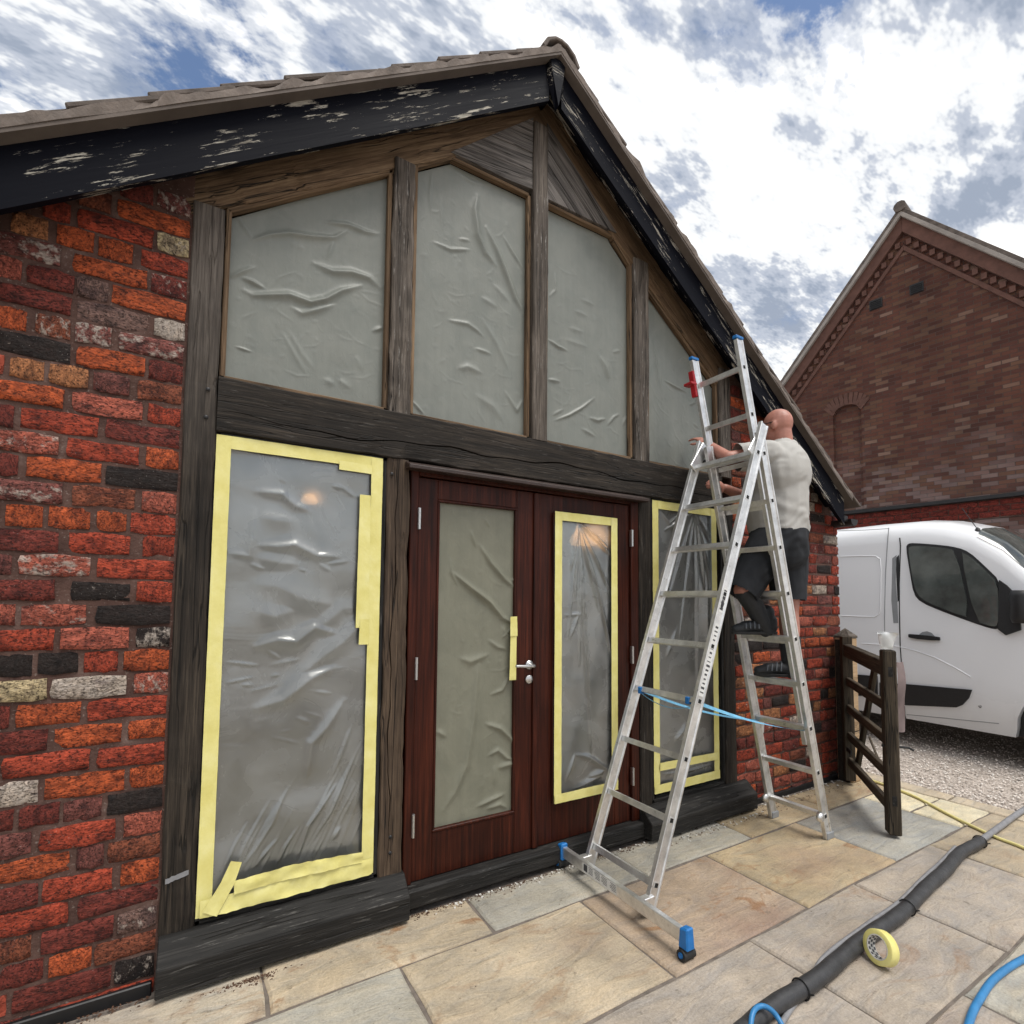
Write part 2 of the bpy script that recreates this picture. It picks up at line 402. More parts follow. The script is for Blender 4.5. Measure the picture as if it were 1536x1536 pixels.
def mk_cloth(name, a, var=.2, sc=9):
    m = NM(name)
    n = m.noise(sc, 5, .6, m.map((1, 1, .6)), .8)
    c = m.mix(1.0, a, m.ramp(n, (.3, 1-var), (.7, 1+var)), 'MULTIPLY')
    we = m.noise(260, 2, .5)
    fold = m.noise(1, 4, .55, m.map((9, 9, 4.2), rot=(.4, .5, 0)), 1.3)
    return m.done(c, .9, None, m.bump(m.math('ADD', m.math('MULTIPLY', fold, 1.0), m.math('MULTIPLY', we, .05)), .22, .02), .2)
MAT['shirt'] = mk_cloth('pale_grey_cotton', (.45, .44, .415), .03)
MAT['shorts'] = mk_cloth('charcoal_cloth', (.030, .032, .036))
MAT['shoe'] = plain('black_shoe', (.014, .016, .019), .6, var=.3, scale=30, bump=.3)
MAT['shoe_grey'] = plain('grey_shoe_stripe', (.10, .11, .125), .6)
MAT['sole'] = plain('shoe_sole', (.02, .02, .02), .8)
MAT['hose'] = plain('black_hose', (.032, .032, .034), .5, var=.5, scale=24, bump=.35)
MAT['cable'] = plain('grey_cable', (.22, .22, .23), .5, var=.25, scale=20)
MAT['blue_hose'] = plain('blue_hose', (.03, .19, .42), .42, var=.2, scale=16)
MAT['yellow_hose'] = plain('yellow_hose', (.74, .66, .28), .45, var=.2, scale=16)
MAT['card'] = plain('tape_core', (.62, .60, .55), .7)
MAT['room'] = plain('room_plaster', (.20, .20, .19), .9, var=.25, scale=1.2)
MAT['room_floor'] = plain('room_floor', (.12, .095, .07), .6, var=.3, scale=2)
MAT['leaf'] = plain('debris', (.09, .045, .025), .9, var=.6, scale=40)
MAT['lead'] = plain('black_dpc', (.008, .008, .009), .45)
def mk_emit(name, col, s):
    m = NM(name); m.done(col, .5); m.b.inputs['Emission Color'].default_value = (*col, 1); m.b.inputs['Emission Strength'].default_value = s
    return m.m
MAT['glow'] = mk_emit('warm_glow', (1.0, .46, .20), .9)

# brick-by-brick coloured wall seen from further away (courses in the wall's own X-Z plane)
def mk_farbrick():
    m = NM('house_brick')
    tc = m.n('ShaderNodeTexCoord'); sp = m.n('ShaderNodeSeparateXYZ'); m.l(tc.outputs['Object'], sp.inputs[0])
    z = m.math('DIVIDE', sp.outputs[2], .062); row = m.math('FLOOR', z); fz = m.math('FRACT', z)
    off = m.math('MULTIPLY', m.math('MODULO', row, 2.0), .5)
    x = m.math('ADD', m.math('DIVIDE', sp.outputs[0], .188), off); colm = m.math('FLOOR', x); fx = m.math('FRACT', x)
    cb = m.n('ShaderNodeCombineXYZ'); m.l(row, cb.inputs[0]); m.l(colm, cb.inputs[1])
    wn_ = m.n('ShaderNodeTexWhiteNoise', noise_dimensions='2D'); m.l(cb.outputs[0], wn_.inputs['Vector'])
    c = m.ramp(wn_.outputs['Value'], (0, (.070, .030, .023)), (.3, (.092, .038, .028)), (.6, (.115, .047, .032)), (.88, (.118, .060, .038)), (.97, (.145, .080, .055)), (1, (.20, .125, .095)))
    c = m.mix(1.0, c, m.ramp(m.noise(1.1, 5, .6, tc.outputs['Object']), (.3, .72), (.7, 1.25)), 'MULTIPLY')
    low = m.ramp(m.math('ADD', m.math('DIVIDE', sp.outputs[2], 10.0), m.math('MULTIPLY', m.noise(.9, 4, .6, tc.outputs['Object']), .25)), (.42, .55), (.56, 0.0))
    wn2 = m.n('ShaderNodeTexWhiteNoise', noise_dimensions='3D'); cb2 = m.n('ShaderNodeCombineXYZ'); m.l(row, cb2.inputs[0]); m.l(colm, cb2.inputs[1]); cb2.inputs[2].default_value = 7.0; m.l(cb2.outputs[0], wn2.inputs['Vector'])
    lw = m.math('MULTIPLY', low, m.ramp(wn2.outputs['Value'], (.45, .1), (.9, 1.0)))
    c = m.mix(lw, c, (.33, .27, .26))
    ex = m.math('MINIMUM', fx, m.math('SUBTRACT', 1.0, fx)); ez = m.math('MINIMUM', fz, m.math('SUBTRACT', 1.0, fz))
    mo = m.math('MAXIMUM', m.ramp(ex, (.02, 1.0), (.035, 0.0)), m.ramp(ez, (.055, 1.0), (.085, 0.0)))
    mort = m.mix(lw, (.085, .056, .048), (.27, .23, .22))
    c = m.mix(mo, c, mort)
    h = m.math('SUBTRACT', m.math('MULTIPLY', m.noise(25, 5, .6, tc.outputs['Object']), .3), m.math('MULTIPLY', mo, .8))
    return m.done(c, .9, None, m.bump(h, .8, .01), .25)
MAT['farbrick'] = mk_farbrick()
MAT['house_trim'] = plain('house_trim_brick', (.115, .055, .041), .9, var=.3, scale=8, bump=.5)
MAT['house_stone'] = plain('house_verge', (.30, .27, .245), .9, var=.25, scale=4, bump=.5)
MAT['vent'] = plain('vent_black', (.012, .012, .013), .6)

# ------------------------------------------------------------------ mesh helpers
class MB:
    def __init__(s): s.v = []; s.f = []; s.sm = []
    def add(s, vs, fs, smooth=False):
        o = len(s.v); s.v += [tuple(p) for p in vs]
        for f in fs: s.f.append(tuple(i+o for i in f)); s.sm.append(smooth)
        return s
    def box(s, a, b):
        x0, y0, z0 = a; x1, y1, z1 = b
        return s.add([(x0, y0, z0), (x1, y0, z0), (x1, y1, z0), (x0, y1, z0), (x0, y0, z1), (x1, y0, z1), (x1, y1, z1), (x0, y1, z1)],
                     [(0, 3, 2, 1), (4, 5, 6, 7), (0, 1, 5, 4), (1, 2, 6, 5), (2, 3, 7, 6), (3, 0, 4, 7)])
    def obox(s, c, ax, ay, az):
        c = Vector(c); ax = Vector(ax); ay = Vector(ay); az = Vector(az); vs = []
        for k in (-1, 1):
            for (i, j) in ((-1, -1), (1, -1), (1, 1), (-1, 1)): vs.append(c+ax*i+ay*j+az*k)
        return s.add(vs, [(0, 3, 2, 1), (4, 5, 6, 7), (0, 1, 5, 4), (1, 2, 6, 5), (2, 3, 7, 6), (3, 0, 4, 7)])
    def bar(s, p, q, side, w, d):
        """box from p to q; w across 'side', d across the third axis"""
        p = Vector(p); q = Vector(q); a = (q-p); side = Vector(side)
        t = a.cross(side).normalized(); sd_ = t.cross(a).normalized()
        return s.obox((p+q)/2, a/2, sd_*(w/2), t*(d/2))
    def prism(s, poly, y0, y1):
        n = len(poly); vs = [(x, y0, z) for x, z in poly]+[(x, y1, z) for x, z in poly]
        fs = [tuple(range(n)), tuple(range(2*n-1, n-1, -1))]+[(i, i+n, (i+1) % n+n, (i+1) % n) for i in range(n)]
        return s.add(vs, fs)
    def plate(s, pts, nrm, t):
        """flat polygon (3D points) given thickness t against its normal"""
        n = len(pts); nrm = Vector(nrm)
        vs = [Vector(p) for p in pts]+[Vector(p)-nrm*t for p in pts]
        return s.add(vs, [tuple(range(n)), tuple(range(2*n-1, n-1, -1))]+[(i, i+n, (i+1) % n+n, (i+1) % n) for i in range(n)])
    def tube(s, pts, r, n=8, smooth=True, caps=True):
        pts = [Vector(p) for p in pts]; vs = []; m = len(pts)
        rr = r if isinstance(r, (list, tuple)) else [r]*m
        ref = Vector((0, 0, 1))
        t0 = (pts[1]-pts[0]).normalized()
        if abs(t0.dot(ref)) > .9: ref = Vector((1, 0, 0))
        u = t0.cross(ref).normalized()
        for i, p in enumerate(pts):
            t = (pts[min(i+1, m-1)]-pts[max(i-1, 0)]).normalized()
            u = (u-t*u.dot(t)).normalized(); v = t.cross(u)
            for k in range(n):
                a = 2*math.pi*k/n; vs.append(p+(u*math.cos(a)+v*math.sin(a))*rr[i])
        fs = [(i*n+k, i*n+(k+1) % n, (i+1)*n+(k+1) % n, (i+1)*n+k) for i in range(m-1) for k in range(n)]
        s.add(vs, fs, smooth)
        if caps: s.add(vs[:n], [tuple(range(n-1, -1, -1))]); s.add(vs[-n:], [tuple(range(n))])
        return s
    def lathe(s, prof, c, axis, n=24, smooth=True):
        """prof: (r, h) pairs; rotates about axis through c"""
        c = Vector(c); ax = Vector(axis).normalized(); u = ax.orthogonal().normalized(); v = ax.cross(u); vs = []
        for r, h in prof:
            for k in range(n):
                a = 2*math.pi*k/n; vs.append(c+ax*h+(u*math.cos(a)+v*math.sin(a))*r)
        m = len(prof)
        return s.add(vs, [(i*n+k, i*n+(k+1) % n, (i+1)*n+(k+1) % n, (i+1)*n+k) for i in range(m-1) for k in range(n)], smooth)
    def mesh(s, name):
        me = bpy.data.meshes.new(name); me.from_pydata(s.v, [], s.f); me.validate(); me.update()
        if any(s.sm) and len(me.polygons) == len(s.sm): me.polygons.foreach_set('use_smooth', s.sm)
        return me
    def build(s, name, mat, parent=None, bevel=0.0, mtx=None, fixn=True, seg=1):
        me = s.mesh(name)
        if bevel or fixn:
            bm = bmesh.new(); bm.from_mesh(me)
            if bevel:
                bmesh.ops.remove_doubles(bm, verts=bm.verts, dist=1e-5)
                es = [e for e in bm.edges if len(e.link_faces) == 2 and e.calc_face_angle(0) > .6]
                bmesh.ops.bevel(bm, geom=es, offset=bevel, segments=seg, affect='EDGES', profile=.6)
            bmesh.ops.recalc_face_normals(bm, faces=bm.faces)
            bm.to_mesh(me); bm.free()
        return link(name, me, mat, parent, mtx)
WM = {}
def link(name, me, mat, parent=None, mtx=None):
    o = bpy.data.objects.new(name, me); COL.objects.link(o)
    if me is not None and mat is not None and len(me.materials) == 0: me.materials.append(MAT[mat] if isinstance(mat, str) else mat)
    M = mtx if mtx is not None else Matrix.Identity(4)
    o.matrix_basis = M; WM[o.name] = M
    if parent is not None:
        o.parent = parent; o.matrix_parent_inverse = WM[parent.name].inverted()
    return o
def tag(o, label=None, cat=None, group=None, kind=None):
    if label: o['label'] = label
    if cat: o['category'] = cat
    if group: o['group'] = group
    if kind: o['kind'] = kind
    return o
def thing(name, loc, label, cat, group=None):
    o = bpy.data.objects.new(name, None); COL.objects.link(o)
    M = Matrix.Translation(Vector(loc)); o.matrix_basis = M; WM[o.name] = M
    o.empty_display_size = .1
    return tag(o, label, cat, group)

def timber(name, mat, parent, p, q, wdt, dep, seed=0, wob=.002, crack=None, ch=.006):
    """squared timber from p to q in the facade plane (constant y): wdt in the plane, dep along y. Local X runs along the grain."""
    p = Vector(p); q = Vector(q); Lg = (q-p).length; ax = (q-p)/Lg; ay = Vector((0, 1, 0)); az = ax.cross(ay)
    M = Matrix.Identity(4)
    for i, a in enumerate((ax, ay, az)):
        for j in range(3): M[j][i] = a[j]
    M.translation = (p+q)/2
    h = wdt/2; d = dep/2; n = max(2, int(Lg/.06))
    sec = [(-d, -h+ch), (-d, h-ch), (-d+ch, h), (d-ch, h), (d, h-ch), (d, -h+ch), (d-ch, -h), (-d+ch, -h)]
    if crack:   # a drying split on the front face
        cz, cdep, cw = crack
        sec = [(-d, -h+ch), (-d, 'a'), (-d+cdep, 'm'), (-d, 'b')]+sec[1:]
    vs = []; rr_ = random.Random(seed*77+5); k = len(sec)
    for i in range(n+1):
        t = i/n; x = -Lg/2+Lg*t
        for (yy, z_) in sec:
            if isinstance(z_, str):
                zc = cz*h*2+.14*h*math.sin(t*7+seed)+.10*h*math.sin(t*23+1)+.05*h*math.sin(t*61)
                op = cw*max(0.0, math.sin(math.pi*min(1, max(0, t*1.04-.01))))**.35*(.55+.45*math.sin(t*17+2)**2)
                if z_ == 'a': zz_ = zc-op
                elif z_ == 'b': zz_ = zc+op
                else: zz_ = zc
                yq = yy
                if z_ == 'm': yq = -d+cdep*(.3+.7*max(0.0, math.sin(math.pi*t)))
                vs.append((x, yq, zz_)); continue
            j = wob*(mnoise.noise(Vector((x*6+seed*13, yy*20, z_*20)))+.6*mnoise.noise(Vector((x*19+seed, yy*9, z_*31))))*2
            vs.append((x, yy+j*(1 if yy < 0 else 0), z_+j))
    fs = [(i*k+a, i*k+(a+1) % k, (i+1)*k+(a+1) % k, (i+1)*k+a) for i in range(n) for a in range(k)]
    fs += [tuple(range(k-1, -1, -1)), tuple(range(n*k, n*k+k))]
    return MB().add(vs, fs).build(name, mat, parent, mtx=M)

# ================================================================== GROUND
g = MB().add([(-300, -300, -.05), (300, -300, -.05), (300, 300, -.05), (-300, 300, -.05)], [(0, 1, 2, 3)]).build('ground', 'gravel_bed')
tag(g, 'gravel ground around the buildings', 'ground', kind='structure')
GX = 5.05                                   # where the paving stops and the gravel starts
patio = MB().box((-4.0, -7.0, -.045), (GX, .10, -.011)).build('patio', 'joint')
tag(patio, 'sandstone flag patio in front of the barn', 'patio', kind='structure')
def slab(x0, x1, y0, y1, col, al=.3, thick=.03, jit=.006, dz=0.0):
    cx, cy = (x0+x1)/2, (y0+y1)/2; hx, hy = (x1-x0)/2, (y1-y0)/2
    per = []
    def j(): return rnd.uniform(-jit, jit)
    for t in (-1, -.45, .2, .7): per.append((hx*t+j()*.4, -hy+j()))
    for t in (-1, -.4, .35): per.append((hx+j(), hy*t+j()*.4))
    for t in (1, .5, -.1, -.6): per.append((hx*t+j()*.4, hy+j()))
    for t in (1, .3, -.4): per.append((-hx+j(), hy*t+j()*.4))
    n = len(per); e = .009
    def inn(p, q):
        l = math.hypot(*p); return (p[0]*(1-q/l*1.2), p[1]*(1-q/l*1.2))
    tz = [rnd.uniform(-.0015, .0015)+dz for _ in per]
    vs = [(x, y, -thick) for x, y in per]+[(x, y, -.009+dz) for x, y in per]+[(*inn(p, e), t-.0015) for p, t in zip(per, tz)]+[(*inn(p, .035), t) for p, t in zip(per, tz)]
    fs = []
    for r in range(3):
        for i in range(n): fs.append((r*n+i, r*n+(i+1) % n, (r+1)*n+(i+1) % n, (r+1)*n+i))
    fs.append(tuple(range(3*n, 4*n)))
    o = MB().add(vs, fs).build('flagstone', 'flag', patio, mtx=Matrix.Translation((cx, cy, 0)))
    o.color = (*col, al); return o
BUFF = (.44, .375, .28); GREY = (.405, .385, .33); PINK = (.405, .36, .31); OCH = (.41, .335, .225); BLUE = (.345, .342, .315); PALE = (.45, .405, .33); ROSE = (.395, .315, .24)
jw = .007
def row(y0, y1, xs, cols):
    for i in range(len(xs)-1):
        c, a = cols[i % len(cols)]
        v = rnd.uniform(.94, 1.06)
        slab(xs[i]+jw, xs[i+1]-jw, y0+jw, y1-jw, tuple(k*v for k in c), a)
row(-.345, -.035, [-2.55, -1.6, -.66, .28, 1.23, 2.2, 3.14, 4.08, 5.04], [(GREY, .2), (BUFF, .5), (PALE, .5), (BUFF, .9), (GREY, .2), (GREY, .1), (OCH, .6), (OCH, .5)])
row(-.96, -.345, [-2.05, -1.1, -.16, .78, 1.725, 2.68, 3.615, 4.54], [(PINK, .3), (PALE, .2), (GREY, .12), (BUFF, .45), (ROSE, .9), (OCH, .7), (BLUE, .1)])
row(-1.585, -.96, [-2.5, -1.56, -.62, .32, 1.26, 2.2, 3.12, 4.04, 5.04], [(BUFF, .3), (PINK, .3), (PINK, .2), (PALE, .3), (PINK, .15), (PINK, .5), (PINK, .2), (BUFF, .2)])
row(-2.2, -1.585, [-2.05, -1.1, -.18, .76, 1.7, 2.635, 3.575, 4.51, 5.04], [(PINK, .2), (BUFF, .4), (GREY, .2), (PALE, .3), (PINK, .4), (GREY, .1), (PALE, .2), (BUFF, .3)])
row(-2.83, -2.2, [-2.5, -1.56, -.62, .32, 1.26, 2.2, 3.12, 4.04, 5.04], [(PINK, .2), (GREY, .2), (BUFF, .3)])
row(-3.45, -2.83, [-2.05, -1.1, -.18, .76, 1.7, 2.635, 3.575, 4.51, 5.04], [(GREY, .2), (PINK, .2), (BUFF, .4)])
# edging slabs at the gravel edge, in a paler colour
EDGE_PALE = (.66, .60, .44)
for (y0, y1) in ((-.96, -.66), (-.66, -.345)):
    slab(4.54+jw, 5.04, y0+jw, y1-jw, EDGE_PALE, .0)
row_kerb = [-3.4, -2.95, -2.5, -2.05, -1.6, -1.15, -.7, -.25, .2]
for i in range(len(row_kerb)-1):
    slab(GX+.004, GX+.17, row_kerb[i]+.006, row_kerb[i+1]-.006, (.50, .43, .33), .1, dz=.002)

# gravel: loose stones, too many to count
def pebbles():
    rr = np.random.default_rng(5); vs = []; fs = []; tone = []
    N = 26000
    ico = np.array([(0, 0, 1), (.9, 0, .2), (.28, .85, .25), (-.72, .53, .2), (-.72, -.53, .25), (.28, -.85, .2)])
    tri = [(0, 1, 2), (0, 2, 3), (0, 3, 4), (0, 4, 5), (0, 5, 1)]
    xs = GX+.18+(rr.random(N)**1.6)*7.5; ys = -3.2+rr.random(N)*5.2
    for i in range(N):
        s = rr.uniform(.006, .0145)*(1+.05*(xs[i]-GX)); a = rr.uniform(0, 6.28); ca, sa = math.cos(a), math.sin(a)
        p = ico*(s, s*rr.uniform(.5, .95), s*rr.uniform(.4, .9))+rr.normal(0, .0013, (6, 3))
        q = np.stack([p[:, 0]*ca-p[:, 1]*sa+xs[i], p[:, 0]*sa+p[:, 1]*ca+ys[i], p[:, 2]+rr.uniform(-.006, .006)-.006], 1)
        o = len(vs); vs += q.tolist(); fs += [(a_+o, b_+o, c_+o) for a_, b_, c_ in tri]; tone += [rr.random()]*6
    me = bpy.data.meshes.new('gravel'); me.from_pydata(vs, [], fs)
    at = me.attributes.new('tone', 'FLOAT', 'POINT'); at.data.foreach_set('value', tone)
    return link('gravel', me, 'pebble')
tag(pebbles(), 'pale pinkish loose gravel under the white van', 'gravel', kind='stuff')
yard = MB().add([(GX+.17, -9, -.014), (40, -9, -.014), (40, 30, -.014), (GX+.17, 30, -.014)], [(0, 1, 2, 3)]).build('gravel_yard', 'gravel_bed')
tag(yard, 'gravel yard beside the barn', 'yard', kind='structure')

# ================================================================== BARN
AX = 1.685                                    # ridge line
SL, SR = .70, .733                            # rake of the left and right slope
barn = thing('barn', (AX, 0, 0), 'timber framed red brick barn with glazed gable, peeling black bargeboards and double doors', 'barn')
def rl(x, c): return (c + SL*x) if x <= AX else (c+SL*AX-SR*(x-AX))     # rake line through height c at x = 0
B_LOW, B_UP = 3.28, 3.51                      # bargeboard lower / upper edge lines at x = 0
CH = .0901; Z33 = .0975
def zc(k): return Z33+(33-k)*CH
codes = dict(O=(.44, .088, .028), R=(.345, .054, .026), D=(.175, .034, .024), P=(.19, .062, .050), B=(.24, .070, .036), K=(.024, .017, .015), G=(.18, .105, .086), T=(.40, .165, .07), W=(.46, .38, .31), C=(.48, .38, .22), S=(.38, .098, .062))
# bricks of the left wall, course by course: zoom window (a, b, c), then left edge, right edge, height in that window, colour, pale amount
ZA, ZB, ZC = (0, 300, 3.84), (0, 680, 3.84), (0, 1060, 3.227)
TAB = [
 (-1, ZA, [(905, 1100, 30, 'P', .7), (690, 880, 0, 'D', .2)]),
 (0, ZA, [(675, 1085, 105, 'O', .1), (450, 640, 30, 'B', .3)]),
 (1, ZA, [(905, 1080, 270, 'C', .6), (440, 885, 160, 'R', .15), (240, 405, 95, 'R', .2)]),
 (2, ZA, [(810, 1075, 370, 'R', .4), (565, 765, 290, 'O', .1), (325, 540, 235, 'O', .1), (60, 275, 150, 'T', .3)]),
 (3, ZA, [(870, 1070, 500, 'D', .6), (415, 850, 405, 'O', .1), (-60, 350, 280, 'P', .75)]),
 (4, ZA, [(640, 1070, 600, 'O', .1), (440, 620, 520, 'G', .3), (150, 430, 460, 'D', .1), (-60, 120, 405, 'S', .3)]),
 (5, ZA, [(885, 1060, 745, 'W', .9), (440, 850, 680, 'G', .4), (-30, 410, 570, 'D', .1)]),
 (6, ZA, [(680, 1050, 840, 'P', .65), (430, 640, 790, 'P', .8), (200, 405, 720, 'B', .7), (-30, 150, 680, 'O', 0)]),
 (7, ZA, [(855, 1050, 985, 'D', .3), (440, 835, 930, 'O', .1), (-10, 405, 850, 'K', .45)]),
 (8, ZA, [(790, 1040, 1110, 'B', .3), (535, 745, 1060, 'P', .5), (280, 510, 1020, 'T', .2), (50, 250, 985, 'T', .15)]),
 (9, ZA, [(850, 1030, 1240, 'R', .3), (415, 820, 1190, 'S', .4), (-30, 365, 1130, 'O', .1)]),
 (10, ZA, [(605, 1020, 1340, 'D', .15), (115, 565, 1290, 'R', .2), (-90, 75, 1255, 'D', .1)]),
 (11, ZA, [(840, 1020, 1500, 'O', .2), (380, 800, 1455, 'R', .35), (-60, 340, 1410, 'S', .6)]),
 (12, ZB, [(605, 1010, 170, 'K', .35), (145, 580, 125, 'O', .1), (-60, 100, 100, 'D', .1)]),
 (13, ZB, [(815, 1005, 310, 'S', .5), (410, 775, 285, 'B', .15), (-60, 355, 255, 'P', .6)]),
 (14, ZB, [(750, 1000, 435, 'R', .5), (555, 725, 420, 'O', .1), (275, 515, 405, 'O', .05), (25, 240, 395, 'O', .1)]),
 (15, ZB, [(820, 990, 560, 'R', .3), (390, 745, 555, 'R', .2), (-80, 330, 540, 'D', .25)]),
 (16, ZB, [(555, 980, 700, 'R', .2), (100, 520, 690, 'S', .75), (-120, 60, 690, 'P', .2)]),
 (17, ZB, [(785, 980, 830, 'R', .1), (405, 745, 830, 'K', .45), (-80, 310, 830, 'D', .3)]),
 (18, ZB, [(550, 970, 960, 'K', .1), (115, 490, 970, 'S', .55), (-100, 80, 970, 'S', .4)]),
 (19, ZB, [(780, 965, 1090, 'K', .75), (345, 740, 1100, 'S', .3), (-80, 305, 1115, 'R', .2)]),
 (20, ZB, [(710, 960, 1205, 'O', .2), (480, 675, 1230, 'R', .25), (215, 445, 1240, 'K', .1), (-50, 180, 1255, 'K', .15)]),
 (21, ZB, [(770, 955, 1340, 'S', .7), (290, 730, 1370, 'W', .8), (-120, 265, 1400, 'C', .5)]),
 (22, ZC, [(420, 790, 40, 'R', .15), (75, 385, 60, 'O', .1), (-120, 40, 70, 'D', .1)]),
 (23, ZC, [(620, 790, 125, 'O', .2), (260, 585, 150, 'O', .1), (-90, 225, 200, 'D', .1)]),
 (24, ZC, [(470, 790, 235, 'R', .15), (5, 430, 295, 'R', .15)]),
 (25, ZC, [(625, 780, 340, 'O', .1), (215, 600, 380, 'O', .05), (-120, 180, 435, 'W', .8)]),
 (26, ZC, [(520, 770, 460, 'K', .15), (305, 490, 510, 'P', .2), (90, 285, 535, 'D', .15), (-100, 60, 560, 'D', .1)]),
 (27, ZC, [(600, 765, 565, 'S', .2), (190, 560, 620, 'R', .4), (-140, 150, 680, 'P', .4)]),
 (28, ZC, [(520, 755, 680, 'B', .25), (370, 500, 720, 'P', .3), (-30, 335, 790, 'O', .3)]),
 (29, ZC, [(585, 750, 800, 'O', 0), (205, 540, 860, 'R', .35), (-140, 180, 930, 'D', .3)]),
 (30, ZC, [(380, 750, 920, 'D', .2), (-40, 325, 1030, 'R', .25)]),
 (31, ZC, [(570, 740, 1030, 'G', .6), (200, 545, 1090, 'D', .1), (-60, 150, 1120, 'B', .4)]),
 (32, ZC, [(460, 740, 1160, 'B', .25), (235, 440, 1230, 'O', .1), (0, 210, 1200, 'D', .2)]),
 (33, ZC, [(555, 730, 1260, 'K', .6), (65, 535, 1300, 'D', .2)]),
 (34, ZC, [(150, 540, 1350, 'R', .25), (-140, 110, 1440, 'D', .2)]),
]
def brick_meshes(nv=10):
    out = []
    for s in range(nv):
        r = random.Random(100+s); nx, nz = 6, 4; vs = []; idx = {}
        for layer in (0, 1):
            for i in range(nx):
                for k in range(nz):
                    edge = i in (0, nx-1) or k in (0, nz-1)
                    if layer == 1 and not edge: continue
                    x = (i/(nx-1)-.5); z = (k/(nz-1)-.5)
                    if not edge or layer == 0: x *= 1.0
                    if edge and layer == 0:
                        cnr = (i in (0, nx-1)) and (k in (0, nz-1))
                        x += (r.uniform(-.012, .012) if i in (0, nx-1) else 0); z += (r.uniform(-.055, .055) if k in (0, nz-1) else 0)
                        if cnr: x *= r.uniform(.97, 1.0); z *= r.uniform(.88, 1.0)
                        y = r.uniform(.08, .4)
                    elif layer == 0:
                        if i in (1, nx-2): x += math.copysign(.075, x)
                        z += math.copysign(.13, z)*r.uniform(.6, 1.0); y = r.uniform(-.30, .25)
                    else:
                        y = 3.0
                        b = vs[idx[(0, i, k)]]; x, z = b[0], b[2]
                    idx[(layer, i, k)] = len(vs); vs.append((x, y, z))
        fs = []
        for i in range(nx-1):
            for k in range(nz-1): fs.append((idx[(0, i, k)], idx[(0, i+1, k)], idx[(0, i+1, k+1)], idx[(0, i, k+1)]))
        ring = [(i, 0) for i in range(nx)]+[(nx-1, k) for k in range(1, nz)]+[(i, nz-1) for i in range(nx-2, -1, -1)]+[(0, k) for k in range(nz-2, 0, -1)]
        for a in range(len(ring)):
            p, q = ring[a], ring[(a+1) % len(ring)]
            fs.append((idx[(0, *q)], idx[(0, *p)], idx[(1, *p)], idx[(1, *q)]))
        me = bpy.data.meshes.new('brick'); me.from_pydata(vs, [], fs); me.update(); me.materials.append(MAT['brick'])
        me.polygons.foreach_set('use_smooth', [True]*((nx-1)*(nz-1))+[False]*len(ring))
        out.append(me)
    return out
BM_ = brick_meshes()
def brick(parent, xc, z, wd, ht, col, al, yf=0.0, side=False):
    me = BM_[rnd.randrange(len(BM_))]
    s = -1 if rnd.random() < .5 else 1
    M = Matrix.LocRotScale(Vector((xc, yf+rnd.uniform(-.003, .003), z)), Matrix.Rotation(rnd.uniform(-.012, .012), 3, 'Y'), Vector((wd, .022, ht*s))) if not side else \
        Matrix.LocRotScale(Vector((yf, xc, z)), Matrix.Rotation(math.pi/2, 3, 'Z'), Vector((wd, .022, ht*s)))
    o = link('brick', me, None, parent, M)
    v = rnd.uniform(.88, 1.12); o.color = (col[0]*v, col[1]*v, col[2]*v, al); return o

# walls (mortar bodies): left pier, right pier
XL, XR = -1.60, 4.965
def rk(x): return rl(x, B_UP)-.02
wl = MB().prism([(XL, -.05), (-.085, -.05), (-.085, rk(-.085)), (XL, rk(XL))], .009, .30).build('brick_wall', 'mortar', barn)
tag(wl, 'reclaimed red brick wall left of the glazed frame with black and white bricks')
wr = MB().prism([(3.465, -.05), (XR-.012, -.05), (XR-.012, rk(XR)), (3.465, rk(3.465))], .009, .30).build('brick_wall', 'mortar', barn)
tag(wr, 'red brick wall right of the glazed frame behind the ladder')
left_edge = {}
for k, (ox, oy, s), lst in TAB:
    z = zc(k); mn = 9
    for i, (a, b, y, c, al) in enumerate(lst):
        xa = F(ox+a/s, oy+y/s).x; xb = F(ox+b/s, oy+y/s).x
        if i == 0: xb = -.096
        if z > rk((xa+xb)/2)-.02: continue
        ht = .078*rnd.uniform(.94, 1.04)
        brick(wl, (xa+xb)/2, z+rnd.uniform(-.002, .002), xb-xa, ht, codes[c], al)
        mn = min(mn, xa)
    left_edge[k] = mn
# the rest of the left wall beyond the picture: joined
def joined_bricks(name, cells, parent):
    r = MB()
    for (x0, x1, z) in cells:
        me = BM_[rnd.randrange(len(BM_))]
        vs = [((x0+x1)/2+v.co.x*(x1-x0), v.co.y*.022, z+v.co.z*.074) for v in me.vertices]
        r.add(vs, [tuple(p.vertices) for p in me.polygons])
    o = r.build(name, 'brick', parent, fixn=False); o.color = (.33, .065, .035, .3); o['kind'] = 'stuff'; return o
cells = []
for k in range(-4, 35):
    x = left_edge.get(k, -.10)
    if x > 0: x = -.10
    x -= .016
    while x > XL+.06:
        wd = .215 if rnd.random() < .65 else .105
        if zc(k) < rk(x-wd)-.03: cells.append((max(XL, x-wd), x, zc(k)))
        x -= wd+.016
joined_bricks('brick_field', cells, wl)
